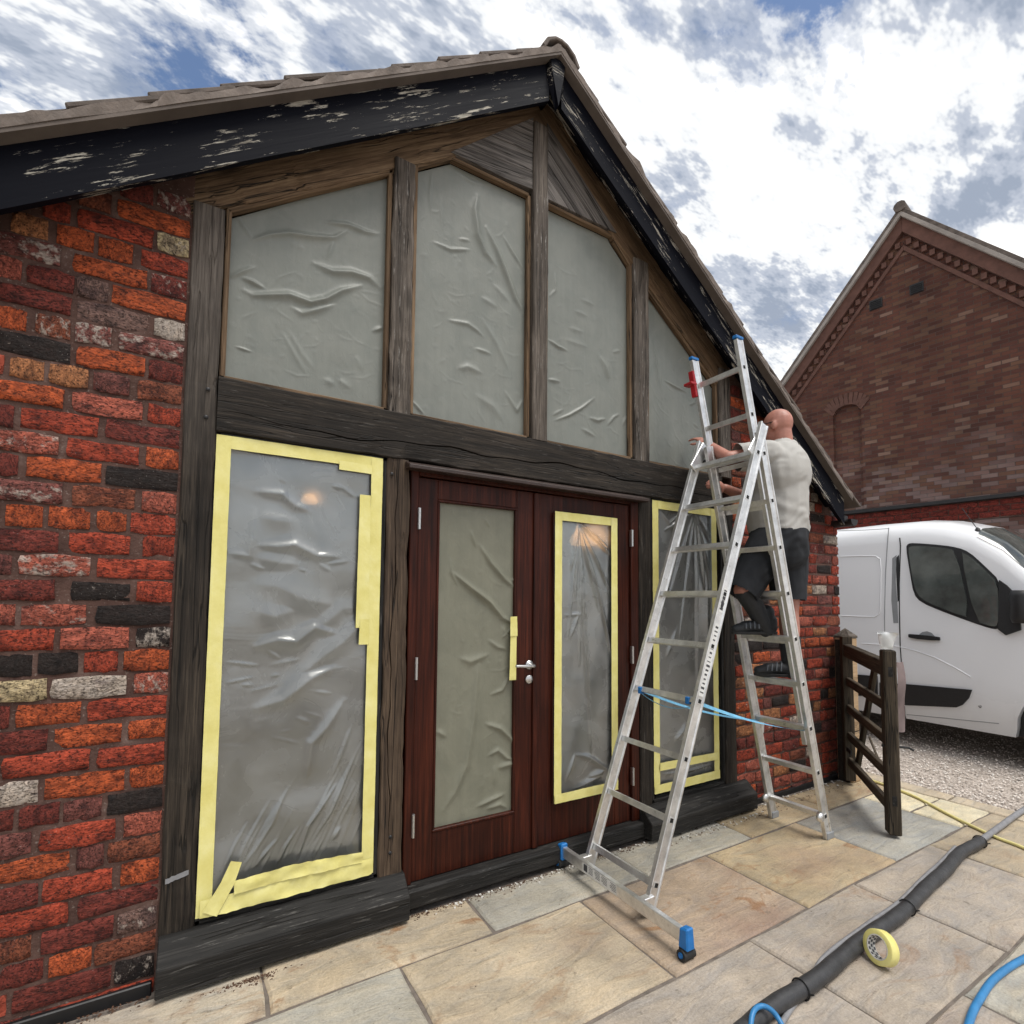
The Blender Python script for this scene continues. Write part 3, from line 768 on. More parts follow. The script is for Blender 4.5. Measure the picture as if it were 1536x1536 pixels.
# right wall: brick by brick
pal = 'OORRRRDDDBBPSSTKKW'
nb = 0
for k in range(-1, 35):
    z = zc(k)
    x = 3.478 - (.0 if k % 2 else .0); alt = (k % 2)
    first = True
    while x < XR-.03:
        hd = (rnd.random() < .38) if not first else bool(alt)
        wd = (.105 if hd else .218)*rnd.uniform(.95, 1.05); first = False
        x1 = min(x+wd, XR)
        if XR-x1 < .07: x1 = XR
        if z+.03 < rk(x1) + .03:
            c = rnd.choice(pal); brick(wr, (x+x1)/2, z, x1-x, .075*rnd.uniform(.94, 1.04), codes[c], rnd.choice((.05, .1, .2, .3, .5)))
            nb += 1
        x = x1+.013
# right return wall (side of the barn), brick faces joined
sw = MB().box((XR-.012, .009, -.05), (XR+.25-.26, 7.0, 2.25)).build('side_wall', 'mortar', barn)
# plinth strip at the wall foot
MB().box((XL, -.014, -.02), (-.10, .012, .040)).build('damp_course', 'lead', barn, bevel=.004)
MB().box((3.62, -.012, -.02), (XR, .012, .030)).build('damp_course', 'lead', barn, bevel=.004)

# ---- oak frame (front faces near y = 0)
def tb(name, mat, x0, z0, x1, z1, wdt, dep=.16, yf=0.0, **k): return timber(name, mat, barn, (x0, yf+dep/2, z0), (x1, yf+dep/2, z1), wdt, dep, **k)
tb('post', 'oak_post', -.0275, .195, -.0275, 3.20, .118, yf=-.006, seed=1)
tb('post', 'oak_dark', 3.405, .195, 3.405, 2.22, .125, yf=-.006, seed=2)
tb('post', 'oak_grey', 3.395, 2.46, 3.395, 3.30, .115, yf=-.006, seed=3)
tb('tie_beam', 'oak_dark', .034, 2.34, 3.336, 2.34, .236, .17, -.012, seed=4, wob=.0045, crack=(-.12, .03, .005))
tb('post', 'oak_brown', .835, .195, .835, 2.222, .115, yf=-.008, seed=5, wob=.004, crack=(.12, .02, .004))
tb('post', 'oak_dark', 2.545, .195, 2.545, 2.222, .105, yf=-.006, seed=6)
tb('mullion', 'oak_grey', .835, 2.458, .835, 3.80, .112, .13, -.004, seed=7, wob=.004)
tb('mullion', 'oak_grey', AX, 2.458, AX, 4.42, .105, .13, -.012, seed=8)
tb('mullion', 'oak_grey', 2.525, 2.458, 2.525, 3.86, .135, .13, -.004, seed=9)
# rafters above the panes
RW = .22
def rafter(x0, x1, seed):
    off = RW/2*math.sqrt(1+(SL if x1 <= AX else SR)**2)
    return tb('rafter', 'oak_warm', x0, rl(x0, 3.205)+off, x1, rl(x1, 3.205)+off, RW, .10, .012, seed=seed, wob=.006, crack=(.15, .02, .004))
rafter(-.24, AX+.02, 31); rafter(AX+.001, 3.62, 32)
# smear of white paint and dark bolt heads on the left post
pm = MB(); vs_ = []
for i in range(13):
    x_ = -.072+.078*i/12; zq = .402+.018*i/12
    for sgn in (-1, 1): vs_.append((x_, -.0085, zq+sgn*(.010+.004*mnoise.noise(Vector((x_*90, sgn, 2))))))
pm.add(vs_, [(2*i, 2*i+2, 2*i+3, 2*i+1) for i in range(12)]).build('paint_smear', 'cable', barn, fixn=False)
for (bx_, bz_) in ((-.003, 2.395), (-.006, 2.275), (.835, .30), (.835, .375), (.80, 2.14)):
    MB().lathe([(.001, -.004), (.007, -.004), (.009, 0)], (bx_, -.0085, bz_), (0, 1, 0), 10).build('bolt', 'black', barn)
# infill boards under the apex
def plank(poly, ang, y0):
    """board with its grain along the direction 'ang' in the facade plane"""
    c = Vector((sum(p[0] for p in poly)/len(poly), 0, sum(p[1] for p in poly)/len(poly)))
    M = Matrix.Translation(c) @ Matrix.Rotation(-ang, 4, 'Y'); Mi = M.inverted()
    loc = [Mi @ Vector((p[0], 0, p[1])) for p in poly]
    MB().prism([(q.x, q.z) for q in loc], y0, y0+.045).build('infill_plank', 'oak_silver', barn, bevel=.002, mtx=M)
def cut_poly(poly, f0, f1, fn):
    """part of the polygon where f0 <= fn(p) <= f1"""
    for lim, sg in ((f0, 1), (f1, -1)):
        out = []
        for a, b in zip(poly, poly[1:]+poly[:1]):
            va, vb = sg*(fn(a)-lim), sg*(fn(b)-lim)
            if va >= 0: out.append(a)
            if va*vb < 0:
                t = va/(va-vb); out.append((a[0]+(b[0]-a[0])*t, a[1]+(b[1]-a[1])*t))
        poly = out
    return poly
tl = [(1.634, 3.978), (1.094, 3.978), (1.634, 4.452)]
for q, (a, b) in enumerate(((3.97, 4.075), (4.078, 4.20), (4.203, 4.5))): plank(cut_poly(tl, a, b, lambda p: p[1]-.10*(p[0]-1.4)), .10, .004+.002*(q % 2))
trr = [(1.737, 3.978), (2.305, 3.978), (1.737, 4.470)]
for q, (a, b) in enumerate(((-.5, -.262), (-.259, -.13), (-.127, .01))): plank(cut_poly(trr, a, b, lambda p: ((p[1]-4.470)+.864*(p[0]-1.737))/1.32), math.atan(-.864), .004+.002*(q % 2))
# sills: heavy oak blocks with a sloped top
def sill(x0, x1, seed):
    d = -.105
    prof = [(.10, .02), (d, .02), (d, .125), (d+.012, .135), (-.02, .198), (.10, .198)]
    n = 24; vs = []; k = len(prof)
    xm = (x0+x1)/2
    for i in range(n+1):
        x = x0+(x1-x0)*i/n
        for (y, z) in prof:
            jx = .0025*mnoise.noise(Vector((x*9+seed, y*30, z*30)))
            vs.append((x-xm, y+jx, z+jx*1.2))
    fs = [(i*k+a, i*k+(a+1) % k, (i+1)*k+(a+1) % k, (i+1)*k+a) for i in range(n) for a in range(k)]+[tuple(range(k-1, -1, -1)), tuple(range(n*k, n*k+k))]
    MB().add(vs, fs).build('sill', 'oak_black', barn, bevel=.004, mtx=Matrix.Translation((xm, 0, 0)))
sill(-.086, .905, 3); sill(2.485, 3.56, 8)
MB().box((.90, -.045, .02), (2.49, .10, .115)).build('threshold', 'oak_black', barn, bevel=.012)

# ---- panes
def bead(pts, y0, y1, wdt, mat, name='glazing_bead'):
    """one moulding strip per side of an opening"""
    n = len(pts); cx = sum(p[0] for p in pts)/n; cz = sum(p[1] for p in pts)/n
    for i in range(n):
        a = Vector((pts[i][0], 0, pts[i][1])); b = Vector((pts[(i+1) % n][0], 0, pts[(i+1) % n][1]))
        d = (b-a).normalized(); nn = Vector((-d.z, 0, d.x))
        if nn.dot(Vector((cx, 0, cz))-(a+b)/2) < 0: nn = -nn
        M = Matrix.Identity(4); az = nn
        for c_, v_ in enumerate((d, Vector((0, 1, 0)), d.cross(Vector((0, 1, 0))))):
            for j in range(3): M[j][c_] = v_[j]
        M.translation = (a+b)/2+nn*(wdt/2)+Vector((0, (y0+y1)/2, 0))
        l = (b-a).length/2
        MB().box((-l, -(y1-y0)/2, -wdt/2), (l, (y1-y0)/2, wdt/2)).build(name, mat, barn, bevel=.004, mtx=M)
Z0 = 2.458
P1 = [(.036, Z0), (.778, Z0), (.778, rl(.778, 3.205)), (.036, rl(.036, 3.205))]
P2 = [(.892, Z0), (1.632, Z0), (1.632, 3.975), (1.10, 3.975), (.892, rl(.892, 3.205))]
P3 = [(1.738, Z0), (2.457, Z0), (2.457, rl(2.457, 3.205)), (2.31, 3.945), (2.29, 3.975), (1.738, 3.975)]
P4 = [(2.593, Z0), (3.337, Z0), (3.337, rl(3.337, 3.205)), (2.593, rl(2.593, 3.205))]
for P_ in (P1, P2, P3, P4):
    bead(P_, .020, .056, .022, 'oak_warm')
    MB().prism(P_, .064, .068).build('glass_pane', 'glass', barn)
def crease_field(X, Z, creases):
    H = np.zeros_like(X); Wd = 0
    for pts, wd, am in creases:
        pts = np.array(pts, float); seg = np.hypot(*(pts[1:]-pts[:-1]).T); tot = seg.sum(); acc = 0
        bd = np.full(X.shape, 9.0); bt = np.zeros_like(X)
        for i in range(len(pts)-1):
            a, b = pts[i], pts[i+1]; d = b-a; l2 = (d**2).sum()+1e-9
            t = np.clip(((X-a[0])*d[0]+(Z-a[1])*d[1])/l2, 0, 1)
            dd = np.hypot(X-a[0]-t*d[0], Z-a[1]-t*d[1])
            m = dd < bd; bd = np.where(m, dd, bd); bt = np.where(m, (acc+t*seg[i])/tot, bt); acc += seg[i]
        env = np.clip(np.sin(np.pi*np.clip(bt, .02, .98)), 0, 1)**.55
        H = np.maximum(H, am*env*np.exp(-(bd/(wd*.85*(.45+.55*env)))**1.5)*.95)
    return H
def film(name, mat, poly, y, creases, parent=None, res=.0075, ripple=.0015, seed=0, rip_scale=5.0, bubbles=0, aniso=None):
    xs0 = min(p[0] for p in poly); xs1 = max(p[0] for p in poly); zb = min(p[1] for p in poly)
    tops = sorted([p for p in poly if p[1] > zb+.02])
    def top(x):
        for (a, b) in zip(tops[:-1], tops[1:]):
            if a[0] <= x <= b[0]+1e-9: return a[1]+(b[1]-a[1])*(x-a[0])/max(1e-9, b[0]-a[0])
        return tops[-1][1]
    nx = int((xs1-xs0)/res); nz = int((max(p[1] for p in poly)-zb)/res)
    u = np.linspace(xs0, xs1, nx); tp = np.array([top(x) for x in u])
    X = np.repeat(u[:, None], nz, 1); Z = zb+(tp[:, None]-zb)*np.linspace(0, 1, nz)[None, :]
    H = crease_field(X, Z, creases)
    r = np.random.default_rng(seed); N = np.zeros_like(X)
    for o in range(26):
        th = r.uniform(0, 6.28) if aniso is None else r.normal(aniso, .45); k = rip_scale*r.uniform(.6, 5)*2
        N += np.sin(k*(X*math.cos(th)+Z*math.sin(th))+r.uniform(0, 6.28))/ (k/rip_scale)
    N *= ripple
    if bubbles:
        bl = []
        for q in range(bubbles):
            x_, z_ = r.uniform(xs0+.03, xs1-.03), r.uniform(zb+.03, zb+(tp.min()-zb)*.98); a_ = r.normal(.6, .7); l_ = r.uniform(.006, .045)
            bl.append(([(x_, z_), (x_+l_*.5*math.cos(a_), z_+l_*.5*math.sin(a_)), (x_+l_*math.cos(a_+r.normal(0, .4)), z_+l_*math.sin(a_+r.normal(0, .4)))], r.uniform(.008, .018), r.uniform(.0006, .0018)))
        for q in range(bubbles//2):
            x_, z_ = r.uniform(xs0+.05, xs1-.1), r.uniform(zb+.05, zb+(tp.min()-zb)*.9); a_ = r.normal(-.6, .9); l_ = r.uniform(.06, .22)
            bl.append(([(x_, z_), (x_+l_*.5*math.cos(a_), z_+l_*.5*math.sin(a_)), (x_+l_*math.cos(a_+.25), z_+l_*math.sin(a_+.25))], r.uniform(.004, .007), r.uniform(.0008, .0022)))
        H = np.maximum(H, crease_field(X, Z, bl))
    Y = y-H-N
    vs = np.stack([X, Y, Z], 2).reshape(-1, 3).tolist()
    fs = [(i*nz+j, (i+1)*nz+j, (i+1)*nz+j+1, i*nz+j+1) for i in range(nx-1) for j in range(nz-1)]
    me = bpy.data.meshes.new(name); me.from_pydata(vs, [], fs); me.polygons.foreach_set('use_smooth', [True]*len(fs)); me.update()
    return link(name, me, mat, parent)
def cz_(win, lst):
    ox, oy, s = win; out = []
    for e in lst:
        pts, wd, am = (e[0], e[1], e[2])
        out.append(([(lambda p: (p.x, p.z))(F(ox+x/s, oy+y/s, .05)) for x, y in pts], wd, am))
    return out
W1 = (320, 230, 3.84); W2 = (600, 220, 3.413); W3 = (800, 290, 3.657); W4 = (640, 740, 2.953); W5 = (310, 650, 4.267); W6 = (280, 1000, 3.84); W7 = (960, 740, 3.2)
c1 = cz_(W1, [([(125, 340), (185, 430), (230, 495)], .007, .008), ([(230, 492), (330, 465), (440, 458), (580, 478), (700, 483), (770, 440)], .016, .016), ([(650, 390), (780, 410), (880, 450), (950, 460)], .013, .014),
 ([(580, 630), (690, 680), (800, 685), (900, 715), (960, 770)], .020, .018), ([(175, 785), (230, 815), (330, 815), (440, 815), (560, 860), (650, 840), (740, 790), (850, 760)], .020, .021), ([(455, 885), (510, 920), (600, 900), (700, 870)], .018, .013),
 ([(100, 710), (160, 680), (240, 650)], .013, .010), ([(165, 710), (220, 735), (295, 775)], .010, .013), ([(400, 1030), (460, 1140), (530, 1260)], .012, .005), ([(920, 1020), (980, 1000)], .010, .010), ([(700, 490), (660, 600)], .012, .006),
 ([(130, 1110), (220, 1140)], .006, .007), ([(430, 1010), (510, 1150), (580, 1240)], .014, .004), ([(640, 1300), (700, 1330)], .02, .006), ([(720, 1300), (790, 1350)], .02, .006), ([(820, 1160), (860, 1250)], .02, .004)])
c2 = cz_(W2, [([(165, 130), (155, 250), (160, 330)], .009, .006), ([(290, 120), (375, 180), (430, 185)], .010, .008), ([(400, 250), (385, 320), (400, 450), (440, 540), (490, 600)], .028, .020), ([(445, 410), (500, 530), (550, 660), (590, 770), (635, 850)], .020, .020),
 ([(530, 450), (580, 540), (650, 650)], .010, .009), ([(175, 485), (260, 525), (360, 525)], .010, .010), ([(305, 470), (360, 478)], .008, .007), ([(250, 885), (350, 905), (400, 940), (430, 970)], .012, .009), ([(390, 1030), (470, 1060)], .011, .008),
 ([(300, 1135), (350, 1125), (420, 1155)], .022, .010), ([(430, 890), (500, 1010), (555, 1130)], .02, .007), ([(65, 1300), (125, 1370)], .007, .011), ([(540, 1250), (600, 1350), (635, 1290)], .012, .009), ([(390, 1270), (480, 1330), (530, 1400)], .03, .008), ([(210, 250), (220, 420)], .012, .004), ([(420, 770), (500, 820)], .02, .006), ([(480, 700), (560, 790)], .02, .006)])
c3 = cz_(W3, [([(85, 800), (140, 840), (190, 860)], .010, .012), ([(85, 1020), (150, 1030)], .012, .010), ([(120, 1245), (200, 1215), (270, 1175), (340, 1120)], .010, .012), ([(110, 1215), (170, 1180)], .009, .007), ([(310, 1230), (355, 1245), (400, 1235)], .012, .011),
 ([(410, 1270), (445, 1225), (475, 1210)], .010, .010), ([(365, 890), (400, 950), (420, 1020)], .028, .012), ([(125, 430), (125, 530), (85, 570)], .010, .007), ([(270, 1290), (340, 1330)], .014, .008), ([(230, 640), (300, 670)], .016, .005), ([(200, 735), (280, 760)], .016, .005), ([(270, 580), (340, 610)], .016, .005), ([(180, 800), (300, 840)], .02, .005), ([(495, 1270), (515, 1220)], .01, .007), ([(440, 870), (480, 860)], .010, .006)])
c4 = cz_(W3, [([(650, 800), (675, 900), (690, 1050)], .012, .009), ([(725, 1025), (780, 1060), (845, 1090)], .011, .011), ([(800, 920), (830, 900)], .010, .008), ([(860, 1160), (895, 1140)], .010, .009), ([(700, 980), (705, 1080)], .012, .006), ([(760, 930), (775, 970)], .012, .005), ([(880, 1260), (910, 1285)], .014, .006)])
c5 = cz_(W4, [([(110, 350), (180, 410), (270, 480), (330, 550), (375, 575)], .016, .024), ([(230, 230), (280, 310), (340, 380), (390, 420)], .015, .017), ([(190, 165), (215, 240)], .009, .009), ([(100, 290), (105, 350), (135, 410)], .008, .008), ([(145, 730), (190, 745), (265, 715)], .022, .012),
 ([(225, 740), (215, 850), (200, 1000), (170, 1200), (120, 1320), (70, 1400)], .030, .018), ([(270, 650), (310, 680), (350, 690)], .012, .010), ([(280, 890), (330, 870), (365, 800)], .012, .010), ([(260, 1020), (320, 1040), (395, 1110)], .015, .018), ([(270, 1160), (310, 1135), (350, 1170), (395, 1180)], .013, .014),
 ([(310, 1215), (380, 1190), (398, 1220)], .020, .014), ([(220, 1385), (280, 1355), (340, 1330)], .013, .013), ([(260, 1395), (320, 1375), (350, 1390)], .013, .010), ([(40, 1050), (80, 1075)], .014, .010), ([(370, 385), (405, 375)], .008, .010), ([(330, 640), (370, 600)], .010, .010), ([(300, 1200), (295, 1290)], .02, .008), ([(330, 590), (370, 660)], .02, .008), ([(250, 110), (275, 150)], .008, .006)])
GRPF = 'frosted protective films stuck over the glass'
for nm_, P_, c_, y_, lb in ((1, P1, c1, .05, 'creased grey-green film on upper pane with loose torn corner, beside left brick wall'), (2, P2, c2, .05, 'creased grey-green film on the tall five-sided upper pane left of the central mullion'),
                       (3, P3, c3, .05, 'creased grey-green film on the tall upper pane right of the central mullion'), (4, P4, c4, .05, 'creased grey-green film on the sloping upper pane behind the ladder top')):
    ins = [(x+(.017 if x < (min(p[0] for p in P_)+max(p[0] for p in P_))/2 else -.017), z+(.017 if z < Z0+.1 else -.02)) for x, z in P_]
    fo = film('protective_film', 'film', ins, .058, c_, None, res=.006, seed=nm_, ripple=.0006, rip_scale=5, bubbles=55)
    tag(fo, lb, 'film', GRPF)

# ---- double door
MH = 'mahogany'
MB().box((.905, .004, .115), (.950, .10, 2.20)).build('door_jamb', MH, barn, bevel=.004)
MB().box((2.425, .004, .115), (2.49, .10, 2.20)).build('door_jamb', MH, barn, bevel=.004)
MB().box((.950, .006, 2.155), (2.425, .10, 2.20)).build('door_head', MH, barn, bevel=.004)
MB().add([(.868, -.075, 2.188), (2.515, -.075, 2.188), (2.515, -.010, 2.214), (.868, -.010, 2.214), (.868, -.075, 2.168), (2.515, -.075, 2.168), (2.515, .0, 2.172), (.868, .0, 2.172)],
         [(0, 1, 2, 3), (4, 7, 6, 5), (0, 4, 5, 1), (1, 5, 6, 2), (2, 6, 7, 3), (3, 7, 4, 0)]).build('drip_board', 'drip', barn, bevel=.003)
def door(x0, x1, gx0, gx1, lab, hinge_x):
    y0, y1 = .022, .066; zb, zt = .118, 2.150; g0, g1 = .335, 2.045
    d = MB()
    d.box((x0, y0, zb), (gx0, y1, zt)); d.box((gx1, y0, zb), (x1, y1, zt))
    d.box((gx0, y0+.0015, zb), (gx1, y1, g0)); d.box((gx0, y0+.0015, g1), (gx1, y1, zt))
    o = d.build('door', MH, barn, bevel=.003); tag(o, lab)
    for (a, b) in (((gx0, g0), (gx1, g0+.014)), ((gx0, g1-.014), (gx1, g1)), ((gx0, g0+.014), (gx0+.012, g1-.014)), ((gx1-.012, g0+.014), (gx1, g1-.014))):
        MB().box((a[0], y0-.005, a[1]), (b[0], y0+.02, b[1])).build('moulding', MH, o, bevel=.003)
    MB().box((gx0, y0+.026, g0), (gx1, y0+.030, g1)).build('glass_pane', 'glass', o)
    for hz in (1.93, 1.17, .40):
        h = MB(); h.box((hinge_x-.007, -.006, hz-.055), (hinge_x+.007, .012, hz+.055))
        for q in range(4): h.tube([(hinge_x, -.008, hz-.055+q*.028), (hinge_x, -.008, hz-.055+q*.028+.025)], .0062, 8)
        h.build('hinge', 'steel', o)
    return o
d1 = door(.953, 1.684, 1.062, 1.552, 'left mahogany door leaf with film covered glass and lever handle', .951)
d2 = door(1.688, 2.422, 1.806, 2.292, 'right mahogany door leaf with masked glass', 2.424)
MB().box((1.664, .006, .12), (1.704, .0215, 2.148)).build('astragal', MH, d1, bevel=.005)
hb = MB(); hx, hz = 1.640, 1.148
hb.lathe([(.001, -.010), (.025, -.010), (.026, -.004), (.026, .0), ], (hx, .020, hz), (0, 1, 0), 20)
hb.tube([(hx, .018, hz), (hx, -.035, hz), (hx-.012, -.045, hz), (hx-.06, -.047, hz+.002), (hx-.125, -.044, hz+.006)], [.010, .010, .010, .0095, .008], 10)
hb.build('handle', 'steel', d1)
MB().lathe([(.001, -.010), (.022, -.010), (.025, -.005), (.025, 0)], (hx, .020, hz-.082), (0, 1, 0), 24).build('escutcheon', 'steel', d1)
fo = film('protective_film', 'film_door', [(1.064, .34), (1.550, .34), (1.550, 2.04), (1.064, 2.04)], .041, c5, None, res=.006, seed=9, ripple=.0006, bubbles=45)
tag(fo, 'creased olive-grey film over the left door glass with long folds', 'film', GRPF)
# ---- lower side windows: recessed beads and glass
for (x0, x1) in ((.032, .777), (2.598, 3.342)):
    bead([(x0, .198), (x1, .198), (x1, 2.222), (x0, 2.222)], .0, .05, .022, 'oak_black')
    MB().box((x0, .034, .20), (x1, .038, 2.22)).build('glass_pane', 'glass', barn)

# ---- plastic sheets with yellow masking tape
def tape_piece(parent, pts, y, seed=0, amp=.0012, name='tape_strip', n=None):
    """strip given by a centre line [(x,z,halfwidth)...], lies at depth y, slightly crinkled"""
    r = random.Random(seed+50); L_ = MB(); rows = []
    P3 = []
    for i in range(len(pts)-1):
        a, b = pts[i], pts[i+1]; l = math.hypot(b[0]-a[0], b[1]-a[1]); m = max(2, int(l/.018))
        for k in range(m+(1 if i == len(pts)-2 else 0)):
            t = k/m; P3.append(tuple(a[q]+(b[q]-a[q])*t for q in range(3)))
    vs = []; nn = 5
    for i, p in enumerate(P3):
        a = P3[max(0, i-1)]; b = P3[min(len(P3)-1, i+1)]; d = Vector((b[0]-a[0], 0, b[1]-a[1])).normalized(); nrm = Vector((-d.z, 0, d.x))
        for k in range(nn):
            s = (k/(nn-1)-.5)*2; hw = p[2]*(1+(r.uniform(-.012, .012)+.03*mnoise.noise(Vector((p[0]*9, s, p[1]*9+seed))))*(abs(s) > .9))
            q = Vector((p[0], 0, p[1]))+nrm*(hw*s)
            yy = y-amp*(1+mnoise.noise(Vector((q.x*38+seed, 3, q.z*38)))+.8*mnoise.noise(Vector((q.x*11, 9, q.z*11+seed))))
            vs.append((q.x, yy, q.z))
    m = len(P3); fs = [(i*nn+k, i*nn+k+1, (i+1)*nn+k+1, (i+1)*nn+k) for i in range(m-1) for k in range(nn-1)]
    return L_.add(vs, fs, True).build(name, 'tape', parent, fixn=False)
def sheet(label, x0, x1, z0, z1, yf, creases, seed, tw=.028, ripple=.0016, rip=5, aniso=0.0):
    t = thing('plastic_sheet', ((x0+x1)/2, yf, z0), label, 'plastic sheet', 'clear plastic sheets taped over the glazing')
    film('film', 'sheet', [(x0+.02, z0+.02), (x1-.02, z0+.02), (x1-.02, z1-.02), (x0+.02, z1-.02)], yf, creases, t, res=.0055, ripple=ripple, seed=seed, rip_scale=rip, aniso=aniso)
    yt = yf-.016
    tape_piece(t, [(x0+.001, z1-tw, tw), (x1-.001, z1-tw, tw)], yt, seed+1)
    tape_piece(t, [(x0+tw, z1-.002, tw), (x0+tw, z0+.002, tw)], yt-.0022, seed+2)
    tape_piece(t, [(x1-tw, z1-.002, tw), (x1-tw, z0+.002, tw)], yt-.0030, seed+3)
    return t, yt
cs1 = cz_(W5, [([(320, 380), (480, 400), (560, 470), (650, 500)], .03, .016), ([(330, 540), (450, 560), (540, 570)], 0.042, 0.0090), ([(330, 720), (450, 730), (560, 720), (700, 790), (830, 790)], .03, .018), ([(330, 800), (450, 830), (560, 840)], 0.042, 0.0090),
 ([(300, 960), (450, 980), (640, 1070), (810, 1100)], 0.061, 0.0150), ([(310, 1130), (430, 1170), (560, 1130)], 0.049, 0.0105), ([(310, 1360), (450, 1320), (560, 1330), (680, 1240), (820, 1280)], .03, .018), ([(970, 1210), (860, 1330), (720, 1430), (600, 1536)], 0.042, 0.0150),
 ([(720, 1240), (850, 1120), (970, 1110)], 0.049, 0.0120), ([(150, 770), (270, 790), (300, 500)], .02, .012), ([(420, 1060), (490, 1100)], 0.009, 0.0045), ([(560, 450), (610, 480)], 0.009, 0.0045)]) + \
 cz_(W6, [([(400, 230), (550, 180), (700, 60), (830, 0)], .035, .022), ([(890, 190), (800, 330), (710, 430), (690, 560), (680, 640)], .026, .020), ([(560, 720), (490, 880), (400, 1020), (320, 1130)], .009, .012), ([(850, 670), (760, 800), (690, 900), (650, 1020), (620, 1120)], .010, .015),
 ([(960, 500), (900, 640), (820, 820), (710, 1000)], .010, .014), ([(640, 900), (560, 1020), (510, 1130)], .007, .010), ([(540, 950), (440, 1060), (380, 1140)], .007, .009), ([(880, 900), (830, 980)], .014, .012), ([(940, 330), (870, 520), (820, 640)], .009, .010)])
for _q in range(26):      # fine tension lines running up from the lower edge, and short nicks
    x_, z_ = rnd.uniform(.12, .66), rnd.uniform(.30, .42); l_ = rnd.uniform(.12, .5); cs1.append(([(x_, z_), (x_+l_*.22, z_+l_*.5), (min(.70, x_+l_*.5), z_+l_)], rnd.uniform(.004, .007), rnd.uniform(.003, .008)))
for _q in range(24):
    x_, z_ = rnd.uniform(.10, .62), rnd.uniform(.9, 2.1); cs1.append(([(x_, z_), (x_+rnd.uniform(.03, .14), z_+rnd.uniform(-.06, .02))], rnd.uniform(.004, .012), rnd.uniform(.002, .006)))
s1, yt1 = sheet('clear plastic sheet framed by yellow tape on tall window beside left brick wall', .036, .755, .225, 2.212, .016, cs1, 21, ripple=.0045, rip=4, aniso=1.75)
tape_piece(s1, [(.545, 2.150, .022), (.70, 2.148, .022)], yt1-.004, 61)
tape_piece(s1, [(.672, 2.02, .026), (.672, 1.38, .030)], yt1-.0045, 62)
tape_piece(s1, [(.684, 1.42, .022), (.682, 1.30, .024)], yt1-.0055, 63)
tape_piece(s1, [(.05, .262, .034), (.30, .262, .036), (.748, .262, .036)], yt1-.006, 64, .007)
tape_piece(s1, [(.17, .322, .026), (.40, .330, .030), (.70, .318, .024)], yt1-.012, 65, .009)
tape_piece(s1, [(.085, .24, .030), (.145, .345, .026), (.175, .425, .022)], yt1-.017, 66, .004)
fan = []
for (x, y) in ((810, 290), (800, 450), (812, 770), (712, 1160), (690, 880), (640, 480), (622, 340), (745, 520), (780, 240), (660, 760), (610, 650)):
    k = .55 if x > 700 else .5
    fan.append(([(655, 135), (655+(x-655)*k+rnd.uniform(-8, 8), 135+(y-135)*.5), (x, y)], rnd.uniform(.006, .011), rnd.uniform(.016, .028)))
fan += [([(640, 1150), (700, 1160), (790, 1220)], .016, .016), ([(600, 1260), (640, 1150)], .012, .014), ([(700, 1250), (770, 1225)], .02, .012), ([(600, 540), (655, 535), (620, 640)], .012, .014), ([(640, 1300), (760, 1240)], .02, .012)]
s2, yt2 = sheet('clear plastic sheet framed by yellow tape on right door leaf, folds fanning from top', 1.803, 2.294, .345, 2.050, .014, cz_(W4, fan), 31, tw=.026)
tape_piece(s2, [(1.806, .372, .026), (2.292, .372, .028)], yt2-.006, 71, .003)
fan3 = []
for (x, y) in ((330, 280), (322, 480), (292, 480), (258, 620), (200, 420), (255, 960), (170, 700), (120, 500), (100, 180), (310, 400)):
    fan3.append(([(245, 85), (245+(x-245)*.55, 85+(y-85)*.5), (x, y)], rnd.uniform(.007, .012), rnd.uniform(.016, .028)))
fan3 += [([(80, 80), (120, 150), (160, 110), (170, 200)], .012, .014), ([(150, 1180), (190, 1130), (200, 1100)], .02, .014), ([(110, 780), (160, 640)], .016, .010), ([(90, 1340), (200, 1330), (340, 1290)], .008, .008)]
s3, yt3 = sheet('clear plastic sheet framed by yellow tape on tall window behind the ladder', 2.612, 3.270, .255, 2.205, .016, cz_(W7, fan3), 41)
tape_piece(s3, [(2.614, .283, .028), (3.268, .283, .030)], yt3-.006, 81, .003)
tape_piece(s3, [(2.66, .425, .026), (3.24, .415, .026)], yt3-.008, 82, .003)
tp = thing('tape_strip', (1.53, .03, 1.07), 'two short yellow tape pieces holding the film edge beside the door handle', 'tape')
tape_piece(tp, [(1.527, 1.070, .022), (1.530, 1.315, .020)], .012, 91)
tape_piece(tp, [(1.530, 1.315, .024), (1.528, 1.425, .022)], .009, 92, .002)

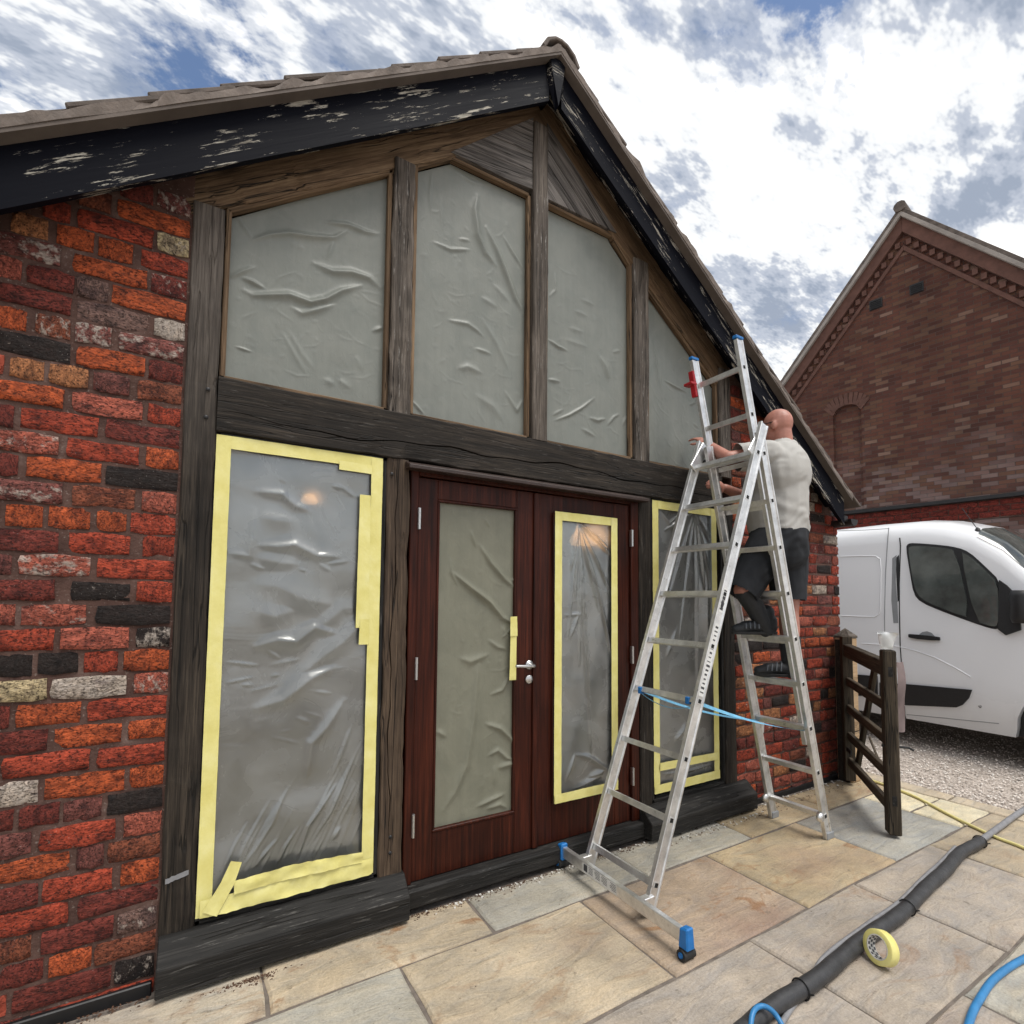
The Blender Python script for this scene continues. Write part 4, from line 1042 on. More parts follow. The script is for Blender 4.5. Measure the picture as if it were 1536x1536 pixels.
# ---- bargeboards, verge, roof
def rake_strip(name, mat, c0, c1, y0, y1, xa, xb, rough=.0016):
    """board along a slope between rake lines c0 and c1 (heights at x=0); local X runs along the slope"""
    s = SL if xb <= AX+.001 else -SR
    ang = math.atan(s); Lg = (xb-xa)/math.cos(ang); xm = (xa+xb)/2
    zm = rl(xm, (c0+c1)/2); M = Matrix.Translation((xm, (y0+y1)/2, zm)) @ Matrix.Rotation(-ang, 4, 'Y')
    h = (c1-c0)/2*math.cos(ang); d = (y1-y0)/2; sh = h*math.tan(ang)      # plumb-cut ends
    vs = []; n = int(Lg/(.08 if rough < .003 else .03))
    for i in range(n+1):
        x = -Lg/2+Lg*i/n
        j = rough*mnoise.noise(Vector((x*4+xa*9, c0*5, 0))); j2 = (rough*2.2*mnoise.noise(Vector((x*13, 4, c0))) if rough > .003 else 0)
        vs += [(x-sh, -d+j, -h), (x+sh, -d+j-j2, h+j2), (x+sh, d, h), (x-sh, d, -h)]
    fs = [(i*4+a, i*4+(a+1) % 4, (i+1)*4+(a+1) % 4, (i+1)*4+a) for i in range(n) for a in range(4)]+[(3, 2, 1, 0), (n*4, n*4+1, n*4+2, n*4+3)]
    return MB().add(vs, fs).build(name, mat, barn, mtx=M)
XE_L, XE_R = -1.86, 4.78
rake_strip('bargeboard', 'barge', B_LOW, B_UP, -.150, -.122, XE_L, AX-.045)
rake_strip('bargeboard', 'barge', B_LOW, B_UP, -.150, -.122, AX+.045, XE_R)
rake_strip('soffit', 'barge', B_UP-.05, B_UP-.02, -.122, .02, XE_L, AX); rake_strip('soffit', 'barge', B_UP-.05, B_UP-.02, -.122, .02, AX, XE_R)
rake_strip('undercloak', 'undercloak', B_UP+.001, B_UP+.016, -.205, .10, XE_L-.05, AX); rake_strip('undercloak', 'undercloak', B_UP+.001, B_UP+.016, -.205, .10, AX, XE_R+.03)
rake_strip('verge_mortar', 'verge', B_UP+.017, B_UP+.052, -.2075, .10, XE_L-.05, AX, .006); rake_strip('verge_mortar', 'verge', B_UP+.017, B_UP+.052, -.2075, .10, AX, XE_R+.03, .006)
ztop = rl(AX, B_UP)
MB().add([(-.066, -.150, 0), (.058, -.150, 0), (.060, -.150, -.13), (0, -.150, -.295), (-.060, -.150, -.13), (-.060, -.182, 0), (.050, -.182, 0), (.030, -.185, -.12), (0, -.182, -.285), (-.040, -.185, -.12)], [(0, 4, 3, 2, 1), (5, 6, 7, 8, 9), (0, 1, 6, 5), (1, 2, 7, 6), (2, 3, 8, 7), (3, 4, 9, 8), (4, 0, 5, 9)]).build('pendant', 'barge', barn, mtx=Matrix.Translation((AX, 0, ztop-.012)))
def tiles(side):
    s = SL if side == 'L' else SR; ang = math.atan(s); sg = 1 if side == 'L' else -1
    x_end = XE_L-.1 if side == 'L' else XE_R+.12
    n = int(abs(x_end-AX)/math.cos(ang)/.285)+1
    for i in range(n):
        d0 = .02+.285*i                                   # distance down the slope of the tile's head
        cxm = AX-sg*(d0+.16)*math.cos(ang); zm = rl(AX, B_UP+.064)-(d0+.16)*math.sin(ang)
        tilt = ang-.045
        for col in range(2):
            o = MB().box((-.17, -.15, -.011), (.17, .15, .011))
            M = Matrix.Translation((cxm, -.050+col*.31+rnd.uniform(-.010, .008), zm+rnd.uniform(-.003, .004))) @ Matrix.Rotation(-sg*tilt, 4, 'Y')
            o.build('roof_tile', 'tile', barn, bevel=.005, mtx=M)
tiles('L'); tiles('R')
for i in range(3):
    r = MB(); vs = []; prof = [(-.135, -.075), (-.10, .0), (-.045, .045), (0, .055), (.045, .045), (.10, .0), (.135, -.075)]; pr2 = [(x*.86, z-.022) for x, z in reversed(prof)]; pp = prof+pr2
    r.prism([(AX+x, ztop+.045+z*.8) for x, z in pp], -.215+i*.34, .11+i*.34).build('ridge_tile', 'tile', barn, bevel=.004)
# roof planes behind the verge
for (a, b) in ((XE_L-.05, AX), (AX, XE_R+.03)):
    MB().add([(a, .10, rl(a, B_UP+.03)), (b, .10, rl(b, B_UP+.03)), (b, 7.0, rl(b, B_UP+.03)), (a, 7.0, rl(a, B_UP+.03)), (a, .10, rl(a, B_UP-.05)), (b, .10, rl(b, B_UP-.05)), (b, 7.0, rl(b, B_UP-.05)), (a, 7.0, rl(a, B_UP-.05))],
             [(0, 1, 2, 3), (4, 7, 6, 5), (0, 4, 5, 1), (1, 5, 6, 2), (2, 6, 7, 3), (3, 7, 4, 0)]).build('roof', 'tile', barn)
# eaves gutter at the right
gz = rl(XE_R, B_LOW)+.06
gt = MB(); pts = []
for k in range(9):
    a = math.pi+math.pi*k/8; pts.append((XE_R+.13+.058*math.cos(a), gz+.058*math.sin(a)))
inn_ = [(XE_R+.13+.052*math.cos(math.pi+math.pi*k/8), gz+.052*math.sin(math.pi+math.pi*k/8)) for k in range(8, -1, -1)]
MB().prism(pts+inn_, -.16, 6.9).build('gutter', 'black', barn)
MB().prism(pts, -.168, -.160).build('gutter_end', 'black', barn)
MB().box((XE_R-.02, -.14, gz-.02), (XE_R+.08, -.10, gz+.03)).build('gutter_bracket', 'black', barn, bevel=.004)
# room behind the glass
rm = MB()
rm.add([(-.2, .5, -.02), (3.7, .5, -.02), (3.7, 4.5, -.02), (-.2, 4.5, -.02)], [(0, 1, 2, 3)]).build('room_floor', 'room_floor', barn)
rb = MB(); rb.box((-.26, 4.5, -.02), (3.76, 4.6, 3.9)); rb.box((-.36, .30, -.02), (-.26, 4.6, 3.2)); rb.box((3.76, .30, -.02), (3.86, 4.6, 3.2))
rb.build('room_wall', 'room', barn)
MB().box((-.26, .18, 2.32), (3.76, 4.5, 2.38)).build('room_ceiling', 'room', barn)
MB().box((-.2, .30, -.045), (3.7, .5, -.02)).build('room_floor', 'room_floor', barn)

# ================================================================== LADDER (three-section combination ladder as an A-frame with extension)
lad = thing('ladder', (2.7, -.4, 0), 'aluminium three-section ladder opened as an A-frame with extended top, before the doors', 'ladder')
def sect(x0, slope, z0, z1, yf, yn, rung_z, sw=.068, st=.025, rw=.030, holes=True, rung_mat='alu'):
    """one ladder section: x = x0 + slope*z; stiles at y = yf (far) and yn (near)"""
    ax = Vector((slope, 0, 1)).normalized(); px = Vector((ax.z, 0, -ax.x))
    for y in (yf, yn):
        p = Vector((x0+slope*z0, y, z0)); q = Vector((x0+slope*z1, y, z1)); Lg = (q-p).length
        M = Matrix.Identity(4)
        for i, a in enumerate((ax, Vector((0, 1, 0)), ax.cross(Vector((0, 1, 0))))):
            for j in range(3): M[j][i] = a[j]
        M.translation = (p+q)/2
        b = MB(); h = sw/2; t = st/2; l = Lg/2; e = .005; f = .010
        # box profile with raised edge flanges on both faces
        prof = [(-t, -h), (-t, -h+f), (-t+e, -h+f+.003), (-t+e, h-f-.003), (-t, h-f), (-t, h), (t, h), (t, h-f), (t-e, h-f-.003), (t-e, -h+f+.003), (t, -h+f), (t, -h)]
        k = len(prof); vs = [(-l, a, c) for a, c in prof]+[(l, a, c) for a, c in prof]
        b.add(vs, [(i, (i+1) % k, (i+1) % k+k, i+k) for i in range(k)]+[tuple(range(k-1, -1, -1)), tuple(range(k, 2*k))])
        so_ = b.build('stile', 'alu', lad, bevel=.0015, mtx=M)
        if holes:
            for rz in rung_z:
                if not (z0 < rz < z1): continue
                hm = MB(); s = -1 if y == yn else 1
                c = Vector((x0+slope*rz, y+s*(t-e+.0008), rz))
                fr = MB(); fr.obox(c, px*.0155, Vector((0, 1, 0))*.0014, ax*.0155); fr.build('rung_collar', 'alu', so_, bevel=.001)
                hm.obox(c+Vector((0, s*.0012, 0)), px*.0105, Vector((0, 1, 0))*.0012, ax*.0105); hm.build('rung_end', 'hole', so_)
    for rz in rung_z:
        r = MB(); c = Vector((x0+slope*rz, (yf+yn)/2, rz)); hl = abs(yf-yn)/2-.010
        prof = []
        M = Matrix.Identity(4)
        for i, a in enumerate((Vector((0, 1, 0)), px, ax)):
            for j in range(3): M[j][i] = a[j]
        M.translation = c
        h = rw/2; pr = [(-h, -h), (-h*.3, -h), (0, -h*.8), (h*.3, -h), (h, -h), (h, h), (h*.6, h), (h*.4, h*.85), (h*.1, h), (-h*.1, h), (-h*.4, h*.85), (-h*.6, h), (-h, h)]
        k = len(pr); vs = [(-hl, a, b_) for a, b_ in pr]+[(hl, a, b_) for a, b_ in pr]
        r.add(vs, [(i, (i+1) % k, (i+1) % k+k, i+k) for i in range(k)]+[tuple(range(k-1, -1, -1)), tuple(range(k, 2*k))]).build('rung', 'alu', lad, mtx=M)
A0, AS = 1.905, .385
B0, BS = 3.55, -.252
sect(A0, AS, .02, 2.60, -.172, -.627, [.143+.284*i for i in range(9)])
sect(B0, BS, .01, 2.56, -.228, -.600, [.15+.285*i for i in range(9)])
CX0 = B0+.060
sect(CX0, BS, .60, 3.15, -.192, -.528, [2.98-.285*i for i in range(9)], sw=.062)
# stabiliser bar with blue end feet
sx = A0-.058
bar = MB(); bar.box((sx-.018, -.905, .060), (sx+.012, -.045, .118)); bar.box((sx+.012, -.650, .068), (A0+.03, -.612, .108)); bar.box((sx+.012, -.190, .068), (A0+.03, -.152, .108)); bo = bar.build('stabiliser_bar', 'alu', lad, bevel=.003)
for y, s in ((-.915, -1), (-.035, 1)):
    MB().add([(sx-.028, y-.026, .045), (sx+.022, y-.026, .045), (sx+.022, y+.026, .045), (sx-.028, y+.026, .045), (sx-.025, y-.021, .136), (sx+.019, y-.021, .136), (sx+.019, y+.021, .126), (sx-.025, y+.021, .126)],
             [(0, 3, 2, 1), (4, 5, 6, 7), (0, 1, 5, 4), (1, 2, 6, 5), (2, 3, 7, 6), (3, 0, 4, 7)]).build('end_cap', 'blue', bo, bevel=.006)
    ft = MB(); ft.tube([(sx-.038, y, .024), (sx+.030, y, .024)], .024, 14); ft.box((sx-.030, y-.018, .02), (sx+.022, y+.018, .05)); ft.build('foot', 'rubber', bo)
    bl = MB(); bl.lathe([(.001, 0), (.012, 0), (.012, .003)], (sx-.039, y, .026), (-1, 0, 0), 12); bl.build('cap_bolt', 'blue', bo)
lb = MB(); lb.box((sx-.0192, -.50, .068), (sx-.0183, -.235, .112)); lo = lb.build('label', 'label', bo)
ik = MB()
for c0 in (-.495, -.43, -.375, -.32):
    for rr in range(5):
        wv = rnd.uniform(.03, .045); ik.box((sx-.0199, c0, .078+rr*.0075), (sx-.0193, c0+wv, .0805+rr*.0075))
ik.box((sx-.0199, -.275, .076), (sx-.0193, -.245, .112)); ik.build('print', 'ink', lo)
# rubber feet of the rear section, and pivots
for y in (-.228, -.600):
    MB().obox((B0+.004, y, .022), (.040, 0, 0), (0, .017, 0), (0, 0, .022)).build('foot', 'van_grey', lad, bevel=.004)
    MB().lathe([(.001, -.014), (.026, -.014), (.030, 0), (.026, .014), (.001, .014)], (B0+BS*.15-.045, y, .15), (0, 1, 0), 14).build('pivot', 'alu', lad)
for y in (-.19, -.612):
    MB().bar((2.80, y, 2.40), (2.93, y, 2.58), (0, 1, 0), .012, .075).build('hinge_bracket', 'alu', lad, bevel=.004)
    MB().lathe([(.001, -.012), (.010, -.012), (.010, .012), (.001, .012)], (2.905, y, 2.47), (0, 1, 0), 10).build('bolt', 'black', lad)
for y in (-.192, -.528):   # guide hooks at the foot of the extension and blue top caps
    MB().bar((CX0+BS*.60+.02, y+.0, .585), (CX0+BS*.70+.055, y, .70), (0, 1, 0), .03, .04).build('guide_hook', 'alu', lad, bevel=.008)
    MB().obox((CX0+BS*3.157, y, 3.157), (.036, 0, 0), (0, .016, 0), (0, 0, .010)).build('top_cap', 'blue', lad, bevel=.004)
rx = CX0+BS*2.99
rk_ = MB(); rk_.obox((rx-.042, -.184, 2.985), (.010, 0, 0), (0, .020, 0), (-.018, 0, .085)); rk_.obox((rx-.055, -.172, 2.985), (.028, 0, 0), (0, .035, 0), (0, 0, .009)); rk_.build('catch', 'red', lad, bevel=.004)
# sticker on the near front stile
axA = Vector((AS, 0, 1)).normalized(); pxA = Vector((axA.z, 0, -axA.x))
for (za, zb_, ww) in ((1.02, 1.40, .020), (1.46, 1.60, .019)):
    zm = (za+zb_)/2; st_ = MB().obox((A0+AS*zm, -.627-.0082, zm), pxA*ww, (0, .0006, 0), axA*((zb_-za)/2/axA.z)).build('sticker', 'label', lad)
    ik = MB()
    for i in range(16):
        zq = za+.02+(zb_-za-.04)*i/15
        ik.obox((A0+AS*zq+rnd.uniform(-.002, .002), -.6362, zq), pxA*ww*rnd.uniform(.4, .75), (0, .0004, 0), axA*rnd.uniform(.002, .006))
    ik.build('print', 'ink', st_)
# blue webbing straps between the two legs
def sag(p, q, s, n=14): 
    p, q = Vector(p), Vector(q); return [p.lerp(q, i/n)+Vector((0, 0, -s*4*(i/n)*(1-i/n))) for i in range(n+1)]
def strap(pts, wdt, twist=0.0):
    b = MB(); vs = []; n = len(pts)
    for i, p in enumerate(pts):
        a = twist*i/n; d = Vector((0, math.sin(a), math.cos(a)))
        vs += [p+d*wdt/2, p-d*wdt/2]
    b.add(vs, [(2*i, 2*i+1, 2*i+3, 2*i+2) for i in range(n-1)], True)
    b.add([Vector(v)+Vector((0, .0015, 0)) for v in vs], [(2*i, 2*i+2, 2*i+3, 2*i+1) for i in range(n-1)], True)
    return b.build('strap', 'ltblue', lad, fixn=False)
zS = .99
strap(sag((A0+AS*zS, -.60, zS), (B0+BS*.70, -.575, .70), .025), .020, 2.2)
strap(sag((A0+AS*zS, -.20, zS), (B0+BS*.70, -.25, .70), .035), .016, 1.2)
MB().tube(sag((A0+AS*zS, -.20, zS-.01), (A0+AS*zS+.01, -.61, zS-.02), .05), .0022, 6).build('strap', 'ltblue', lad)
for y in (-.22, -.57): MB().obox((A0+AS*zS, y, zS), (.020, 0, 0), (0, .014, 0), (0, 0, .020)).build('strap_clip', 'blue', lad, bevel=.004)

# ================================================================== PERSON
def capsules(parts, n=14):
    """overlapping tapered limbs: (p, q, r0, r1) -> raw mesh, merged later by voxel remesh"""
    b = MB()
    for e in parts:
        if e[0] == 'ball':
            _, c, r, *rest = e; rr = rest[0] if rest else Matrix.Identity(3)
            c = Vector(c); vs = []; m = 10; nn = 16
            for i in range(m+1):
                th = math.pi*i/m
                for k in range(nn):
                    a = 2*math.pi*k/nn; vs.append(c+rr @ Vector((r[0]*math.sin(th)*math.cos(a), r[1]*math.sin(th)*math.sin(a), r[2]*math.cos(th))))
            b.add(vs, [(i*nn+k, (i+1)*nn+k, (i+1)*nn+(k+1) % nn, i*nn+(k+1) % nn) for i in range(m) for k in range(nn)])
        else:
            p, q, r0, r1 = e; p, q = Vector(p), Vector(q); d = (q-p); l = d.length; d.normalize(); u = d.orthogonal().normalized(); v = d.cross(u)
            rings = []
            for t in (-1, -.7, -.35, 0): rings.append((p+d*(r0*t), r0*math.sqrt(max(.0004, 1-t*t))))
            for t in (0, .35, .7, 1): rings.append((q+d*(r1*t), r1*math.sqrt(max(.0004, 1-t*t))))
            vs = [c+(u*math.cos(2*math.pi*k/n)+v*math.sin(2*math.pi*k/n))*r for c, r in rings for k in range(n)]
            m = len(rings)
            b.add(vs, [(i*n+k, i*n+(k+1) % n, (i+1)*n+(k+1) % n, (i+1)*n+k) for i in range(m-1) for k in range(n)]+[tuple(range(n-1, -1, -1)), tuple(range((m-1)*n, m*n))])
    return b
def fuse(b, name, mat, parent, vox=.008, smooth=6, cut=None, fold=0.0):
    me = b.mesh(name); o = bpy.data.objects.new('tmp', me); COL.objects.link(o)
    bm = bmesh.new(); bm.from_mesh(me); bmesh.ops.recalc_face_normals(bm, faces=bm.faces); bm.to_mesh(me); bm.free()
    r = o.modifiers.new('r', 'REMESH'); r.mode = 'VOXEL'; r.voxel_size = vox; r.use_smooth_shade = True
    s = o.modifiers.new('s', 'SMOOTH'); s.iterations = smooth; s.factor = .5
    dg = bpy.context.evaluated_depsgraph_get(); dg.update()
    m2 = bpy.data.meshes.new_from_object(o.evaluated_get(dg)); bpy.data.objects.remove(o)
    if fold or cut:
        bm = bmesh.new(); bm.from_mesh(m2)
        if cut:
            for (co, no) in cut:
                bmesh.ops.bisect_plane(bm, geom=bm.verts[:]+bm.edges[:]+bm.faces[:], plane_co=co, plane_no=no, clear_outer=True)
        if fold:
            bm.normal_update()
            for v in bm.verts:
                c = v.co; k = math.sin(c.z*34+c.x*26+5*mnoise.noise(c*6))*mnoise.noise(c*4+Vector((7, 1, 3)))+.5*math.sin(c.z*70-c.x*52+6*mnoise.noise(c*8))*mnoise.noise(c*5)
                v.co = c+v.normal*fold*k
        bm.to_mesh(m2); bm.free()
    m2.name = name; m2.polygons.foreach_set('use_smooth', [True]*len(m2.polygons))
    m2.materials.clear()
    return link(name, m2, mat, parent)
man = thing('person', (3.36, -.42, .96), 'bald person in pale t-shirt and dark shorts on the ladder, reaching for the wall', 'person')
PEL = Vector((3.37, -.42, 1.94)); CHE = Vector((3.385, -.43, 2.34)); NEC = Vector((3.415, -.43, 2.585)); HED = Vector((3.40, -.415, 2.735))
fc = Vector((-.12, .99, 0)).normalized(); rg = Vector((.99, .12, 0)).normalized()      # facing, and the person's right
def lc(o, r, f, z): return o+rg*r+fc*f+Vector((0, 0, z))
shL, shR = lc(NEC, -.20, .0, -.085), lc(NEC, .20, .02, -.085)
elL, haL = Vector((2.985, -.32, 2.47)), Vector((3.005, -.135, 2.62))
elR, haR = Vector((3.50, -.13, 2.28)), Vector((3.20, -.135, 2.33))
hipS, knS, anS = lc(PEL, .10, -.01, -.05), Vector((3.455, -.43, 1.475)), Vector((3.425, -.455, 1.085))
hipB, knB, anB = lc(PEL, -.10, .02, -.05), Vector((3.07, -.36, 1.60)), Vector((3.225, -.415, 1.365))
def hand(b, wr, d, spread, palm_n, curl):
    d = d.normalized(); s = spread.normalized(); n = palm_n.normalized(); pc = wr+d*.055
    b.append(('ball', pc, (.047, .040, .018), Matrix((d, s, n)).transposed()))
    for i, (o_, ln) in enumerate(((-.030, .072), (-.010, .082), (.011, .078), (.031, .060))):
        k0 = wr+d*.088+s*o_; k1 = k0+(d*math.cos(curl)+n*math.sin(curl))*ln*.5; k2 = k1+(d*math.cos(curl*2.2)+n*math.sin(curl*2.2))*ln*.5
        b.append((k0, k1, .0095, .0088)); b.append((k1, k2, .0088, .0075))
    t0 = wr+d*.03-s*.035; t1 = t0+(d*.6-s*.6+n*.4).normalized()*.040; b.append((t0, t1, .012, .0105)); b.append((t1, t1+(d*.9-s*.1+n*.4).normalized()*.032, .0105, .008))
body = [('ball', HED+Vector((0, 0, .018)), (.080, .099, .104), Matrix((rg, fc, Vector((0, 0, 1)))).transposed()), ('ball', HED+fc*.030+Vector((0, 0, -.050)), (.062, .072, .070), Matrix((rg, fc, Vector((0, 0, 1)))).transposed()),
        (HED+fc*-.030+Vector((0, 0, -.06)), NEC+Vector((0, 0, -.05)), .060, .080), (HED+fc*.085+Vector((0, 0, -.005)), HED+fc*.108+Vector((0, 0, -.03)), .012, .016),
        (HED+fc*.045+Vector((0, 0, -.10)), HED+fc*.065+Vector((0, 0, -.105)), .030, .026),
        ('ball', HED+rg*.080+fc*-.008+Vector((0, 0, -.010)), (.012, .018, .031), Matrix((rg, fc, Vector((0, 0, 1)))).transposed()), ('ball', HED-rg*.081+fc*-.008+Vector((0, 0, -.010)), (.013, .020, .034), Matrix((rg, fc, Vector((0, 0, 1)))).transposed()),
        (NEC+Vector((0, 0, -.03)), CHE, .10, .15), (CHE, PEL, .15, .16), (shL, shR, .075, .075), (shL, elL, .062, .048), (shR, elR, .062, .048), (elL, haL, .047, .031), (elR, haR, .047, .031),
        (hipS, knS, .098, .064), (knS, knS.lerp(anS, .35), .060, .064), (knS.lerp(anS, .35), anS, .064, .041), (hipB, knB, .098, .064), (knB, knB.lerp(anB, .4), .060, .062), (knB.lerp(anB, .4), anB, .062, .041)]
hand(body, haL, haL-elL, Vector((1, 0, .3)), Vector((-.2, .5, -.9)), .35)
hand(body, haR, haR-elR, Vector((.3, .2, 1)), Vector((0, 1, 0)), .5)
fuse(capsules(body), 'body', 'skin', man, .007, 5)
bf = Matrix((rg, fc, Vector((0, 0, 1)))).transposed()
shirt = [('ball', lc(CHE, 0, -.03, .06), (.228, .155, .22), bf), ('ball', lc(PEL, 0, .03, .17), (.192, .170, .26), bf), ('ball', lc(PEL, 0, -.0, .02), (.186, .160, .20), bf), (shL+Vector((0, 0, -.01)), shR+Vector((0, 0, -.01)), .100, .100),
         (lc(NEC, -.06, -.01, -.02), lc(NEC, .06, -.01, -.02), .088, .088), (shL, shL.lerp(elL, .92), .100, .092), (shR, shR.lerp(elR, .72), .096, .086), (CHE, PEL+Vector((0, 0, .05)), .175, .185)]
cL = shL.lerp(elL, .76); cR = shR.lerp(elR, .60)
so2 = fuse(capsules(shirt), 't_shirt', 'shirt', man, .008, 8, None, .011)
def trim(o, cuts):
    """cut cloth open at hems: each cut is (point, outward direction, reach)"""
    bm = bmesh.new(); bm.from_mesh(o.data); kill = []
    for f_ in bm.faces:
        c = f_.calc_center_median()
        for p, n_, rch in cuts:
            if (c-p).dot(n_) > 0 and (c-p).length < rch: kill.append(f_); break
    bmesh.ops.delete(bm, geom=kill, context='FACES'); bmesh.ops.solidify(bm, geom=bm.faces[:], thickness=.004) if False else None
    bm.to_mesh(o.data); bm.free()
trim(so2, [(cL, (elL-shL).normalized(), .16), (cR, (elR-shR).normalized(), .16), (PEL+Vector((0, 0, .035)), Vector((0, 0, -1)), .6), (lc(NEC, 0, .0, .035), (HED-NEC).normalized(), .2)])
kS = hipS.lerp(knS, .94); kB = hipB.lerp(knB, 1.06)
shorts = [('ball', lc(PEL, 0, -.0, .0), (.184, .156, .15), bf), (hipS+Vector((.0, 0, .01)), kS, .138, .108), (hipB+Vector((0, 0, .01)), kB, .138, .110), ('ball', lc(PEL, .02, -.04, -.08), (.155, .135, .14), bf), (PEL, PEL+Vector((0, 0, .06)), .185, .185)]
sh_ = fuse(capsules(shorts), 'shorts', 'shorts', man, .008, 8, None, .009)
trim(sh_, [(hipS.lerp(knS, .86), (knS-hipS).normalized(), .2), (hipB.lerp(knB, 1.10), (knB-hipB).normalized(), .2), (PEL+Vector((0, 0, .085)), Vector((0, 0, 1)), .5)])
for (a_, k_, t_) in ((anS, knS, .45), (anB, knB, .92)):
    fuse(capsules([(a_-Vector((0, 0, .03)), a_.lerp(k_, t_*.6), .049, .063), (a_.lerp(k_, t_*.6), a_.lerp(k_, t_), .063, .068)]), 'sock', 'shoe', man, .006, 3)
def shoe(an, d, zsole):
    d = Vector((d[0], d[1], 0)).normalized(); s = Vector((-d.y, d.x, 0)); heel = Vector((an.x, an.y, 0))-d*.055
    def q(l, w_, h): return heel+d*l+s*w_+Vector((0, 0, zsole+h))
    up = [(q(.05, 0, .055), q(.20, 0, .050), .046, .038), (q(.19, 0, .045), q(.255, 0, .034), .041, .032), (q(.045, 0, .05), an+Vector((0, 0, .045)), .050, .049), (q(.03, 0, .04), q(.03, 0, .09), .042, .044), (an, an+Vector((0, 0, .09)), .050, .050)]
    o = fuse(capsules(up), 'shoe', 'shoe', man, .006, 4)
    so_ = MB(); pts = []
    for i in range(20):
        a = 2*math.pi*i/20; l = .135+.152*math.cos(a); w_ = (.047 if math.cos(a) > 0 else .038)*math.sin(a); pts.append(q(l, w_, .020))
    so_.plate(pts, (0, 0, 1), .020).build('sole', 'sole', o, bevel=.003)
    for k in range(4):
        l = .12+k*.028; MB().tube([q(l-.01, sgn*.040*math.cos(t), .045+.052*math.sin(t)) if False else q(l+.006*math.cos(t*2), .045*math.cos(t), .040+(.058-.007*k)*math.sin(t)) for t in [math.pi*j/10 for j in range(11)] for sgn in (1,)], .0055, 6).build('lace', 'shoe_grey', o)
    return o
rzL, rzU = .15+.285*3, .15+.285*4
shoe(anS, (-.62, .62), rzL+.017); shoe(anB, (-.75, .45), rzU+.017)
gl = MB()
for s in (1, -1):
    gl.tube([HED+rg*s*.088+fc*-.008+Vector((0, 0, .012)), HED+rg*s*.086+fc*.06+Vector((0, 0, .014)), HED+rg*s*.066+fc*.108+Vector((0, 0, .012))], .0032, 6)
    c = HED+rg*s*.036+fc*.112; gl.tube([c+rg*.028*math.cos(t)+Vector((0, 0, .018*math.sin(t)+.004)) for t in [2*math.pi*i/14 for i in range(15)]], .0026, 6)
gl.tube([HED+rg*.010+fc*.114+Vector((0, 0, .006)), HED-rg*.010+fc*.114+Vector((0, 0, .006))], .0026, 6)
gl.build('glasses', 'black', man)

# ================================================================== GATE POST AND GATE
gp = thing('gate_post', (4.84, -.075, 0), 'square timber gate post with pyramid cap at the brick corner', 'gate post')
hw = .062; gpx, gpy, gph = 4.86, -.090, 1.215
MB().box((-hw, -hw, 0), (hw, hw, gph)).build('shaft', 'new_wood', gp, bevel=.004, mtx=Matrix.Translation((gpx, gpy, 0)) @ Matrix.Rotation(.0, 4, 'Z'))
MB().add([(-hw-.004, -hw-.004, gph), (hw+.004, -hw-.004, gph), (hw+.004, hw+.004, gph), (-hw-.004, hw+.004, gph), (-hw-.004, -hw-.004, gph+.018), (hw+.004, -hw-.004, gph+.018), (hw+.004, hw+.004, gph+.018), (-hw-.004, hw+.004, gph+.018), (0, 0, gph+.085)],
         [(3, 2, 1, 0), (0, 1, 5, 4), (1, 2, 6, 5), (2, 3, 7, 6), (3, 0, 4, 7), (4, 5, 8), (5, 6, 8), (6, 7, 8), (7, 4, 8)]).build('cap', 'oak_grey', gp, mtx=Matrix.Translation((gpx, gpy, 0)))
MB().box((-.078, -.04, .0), (-.064, .05, 1.20)).build('backing_board', 'oak_dark', gp, bevel=.002, mtx=Matrix.Translation((gpx, gpy, 0)))
GA, GB = Vector((4.745, -.150, 0)), Vector((3.955, -.800, 0))
gate = thing('gate', GA, 'dark weathered five-bar wooden gate standing open on the patio', 'gate')
gd = (GB-GA).normalized(); gs = Vector((-gd.y, gd.x, 0)); gl_ = (GB-GA).length
def gm(p, q, w_, d_, name, bev=.005, par=None):
    p, q = Vector(p), Vector(q); ax = (q-p).normalized(); L_ = (q-p).length; az = ax.cross(gs).normalized(); M = Matrix.Identity(4)
    for i, a in enumerate((ax, gs, az)):
        for j in range(3): M[j][i] = a[j]
    M.translation = (p+q)/2
    return MB().box((-L_/2, -d_/2, -w_/2), (L_/2, d_/2, w_/2)).build(name, 'gate_wood', par or gate, bevel=bev, mtx=M)
def gz_(t, z, off=0.0): return GA+gd*(gl_*t)+gs*off+Vector((0, 0, z))
gm(gz_(0, .04), gz_(0, 1.235), .085, .075, 'hanging_stile'); fs_ = gm(gz_(1, .02), gz_(1, 1.21), .085, .075, 'closing_stile', .008)
gm(gz_(.03, 1.12), gz_(.97, 1.085), .105, .060, 'top_rail')
for (z0, z1) in ((.86, .83), (.635, .605), (.41, .385), (.20, .175)): gm(gz_(.03, z0), gz_(.97, z1), .068, .034, 'bar')
gm(gz_(.08, .17, .038), gz_(.60, 1.05, .038), .062, .030, 'brace')
gm(gz_(.97, .19, .036), gz_(.42, .50, .036), .012, .012, 'wire', 0)
MB().tube([gz_(1.0, .58, -.05), gz_(1.0, .58, .10), gz_(1.0, .565, .125)], .008, 8).build('latch_pin', 'rubber', gate)
for zq in (1.09, .30): MB().obox(gz_(.06, zq, -.022), gd*.10, gs*.006, Vector((0, 0, .016))).build('hinge_strap', 'black', gate, bevel=.003)
for zq in (1.07, .24): MB().obox(gz_(1, zq)+gd*.0425, gd*.0012, gs*.013, Vector((0, 0, .032))).build('tenon_end', 'oak_black', gate)
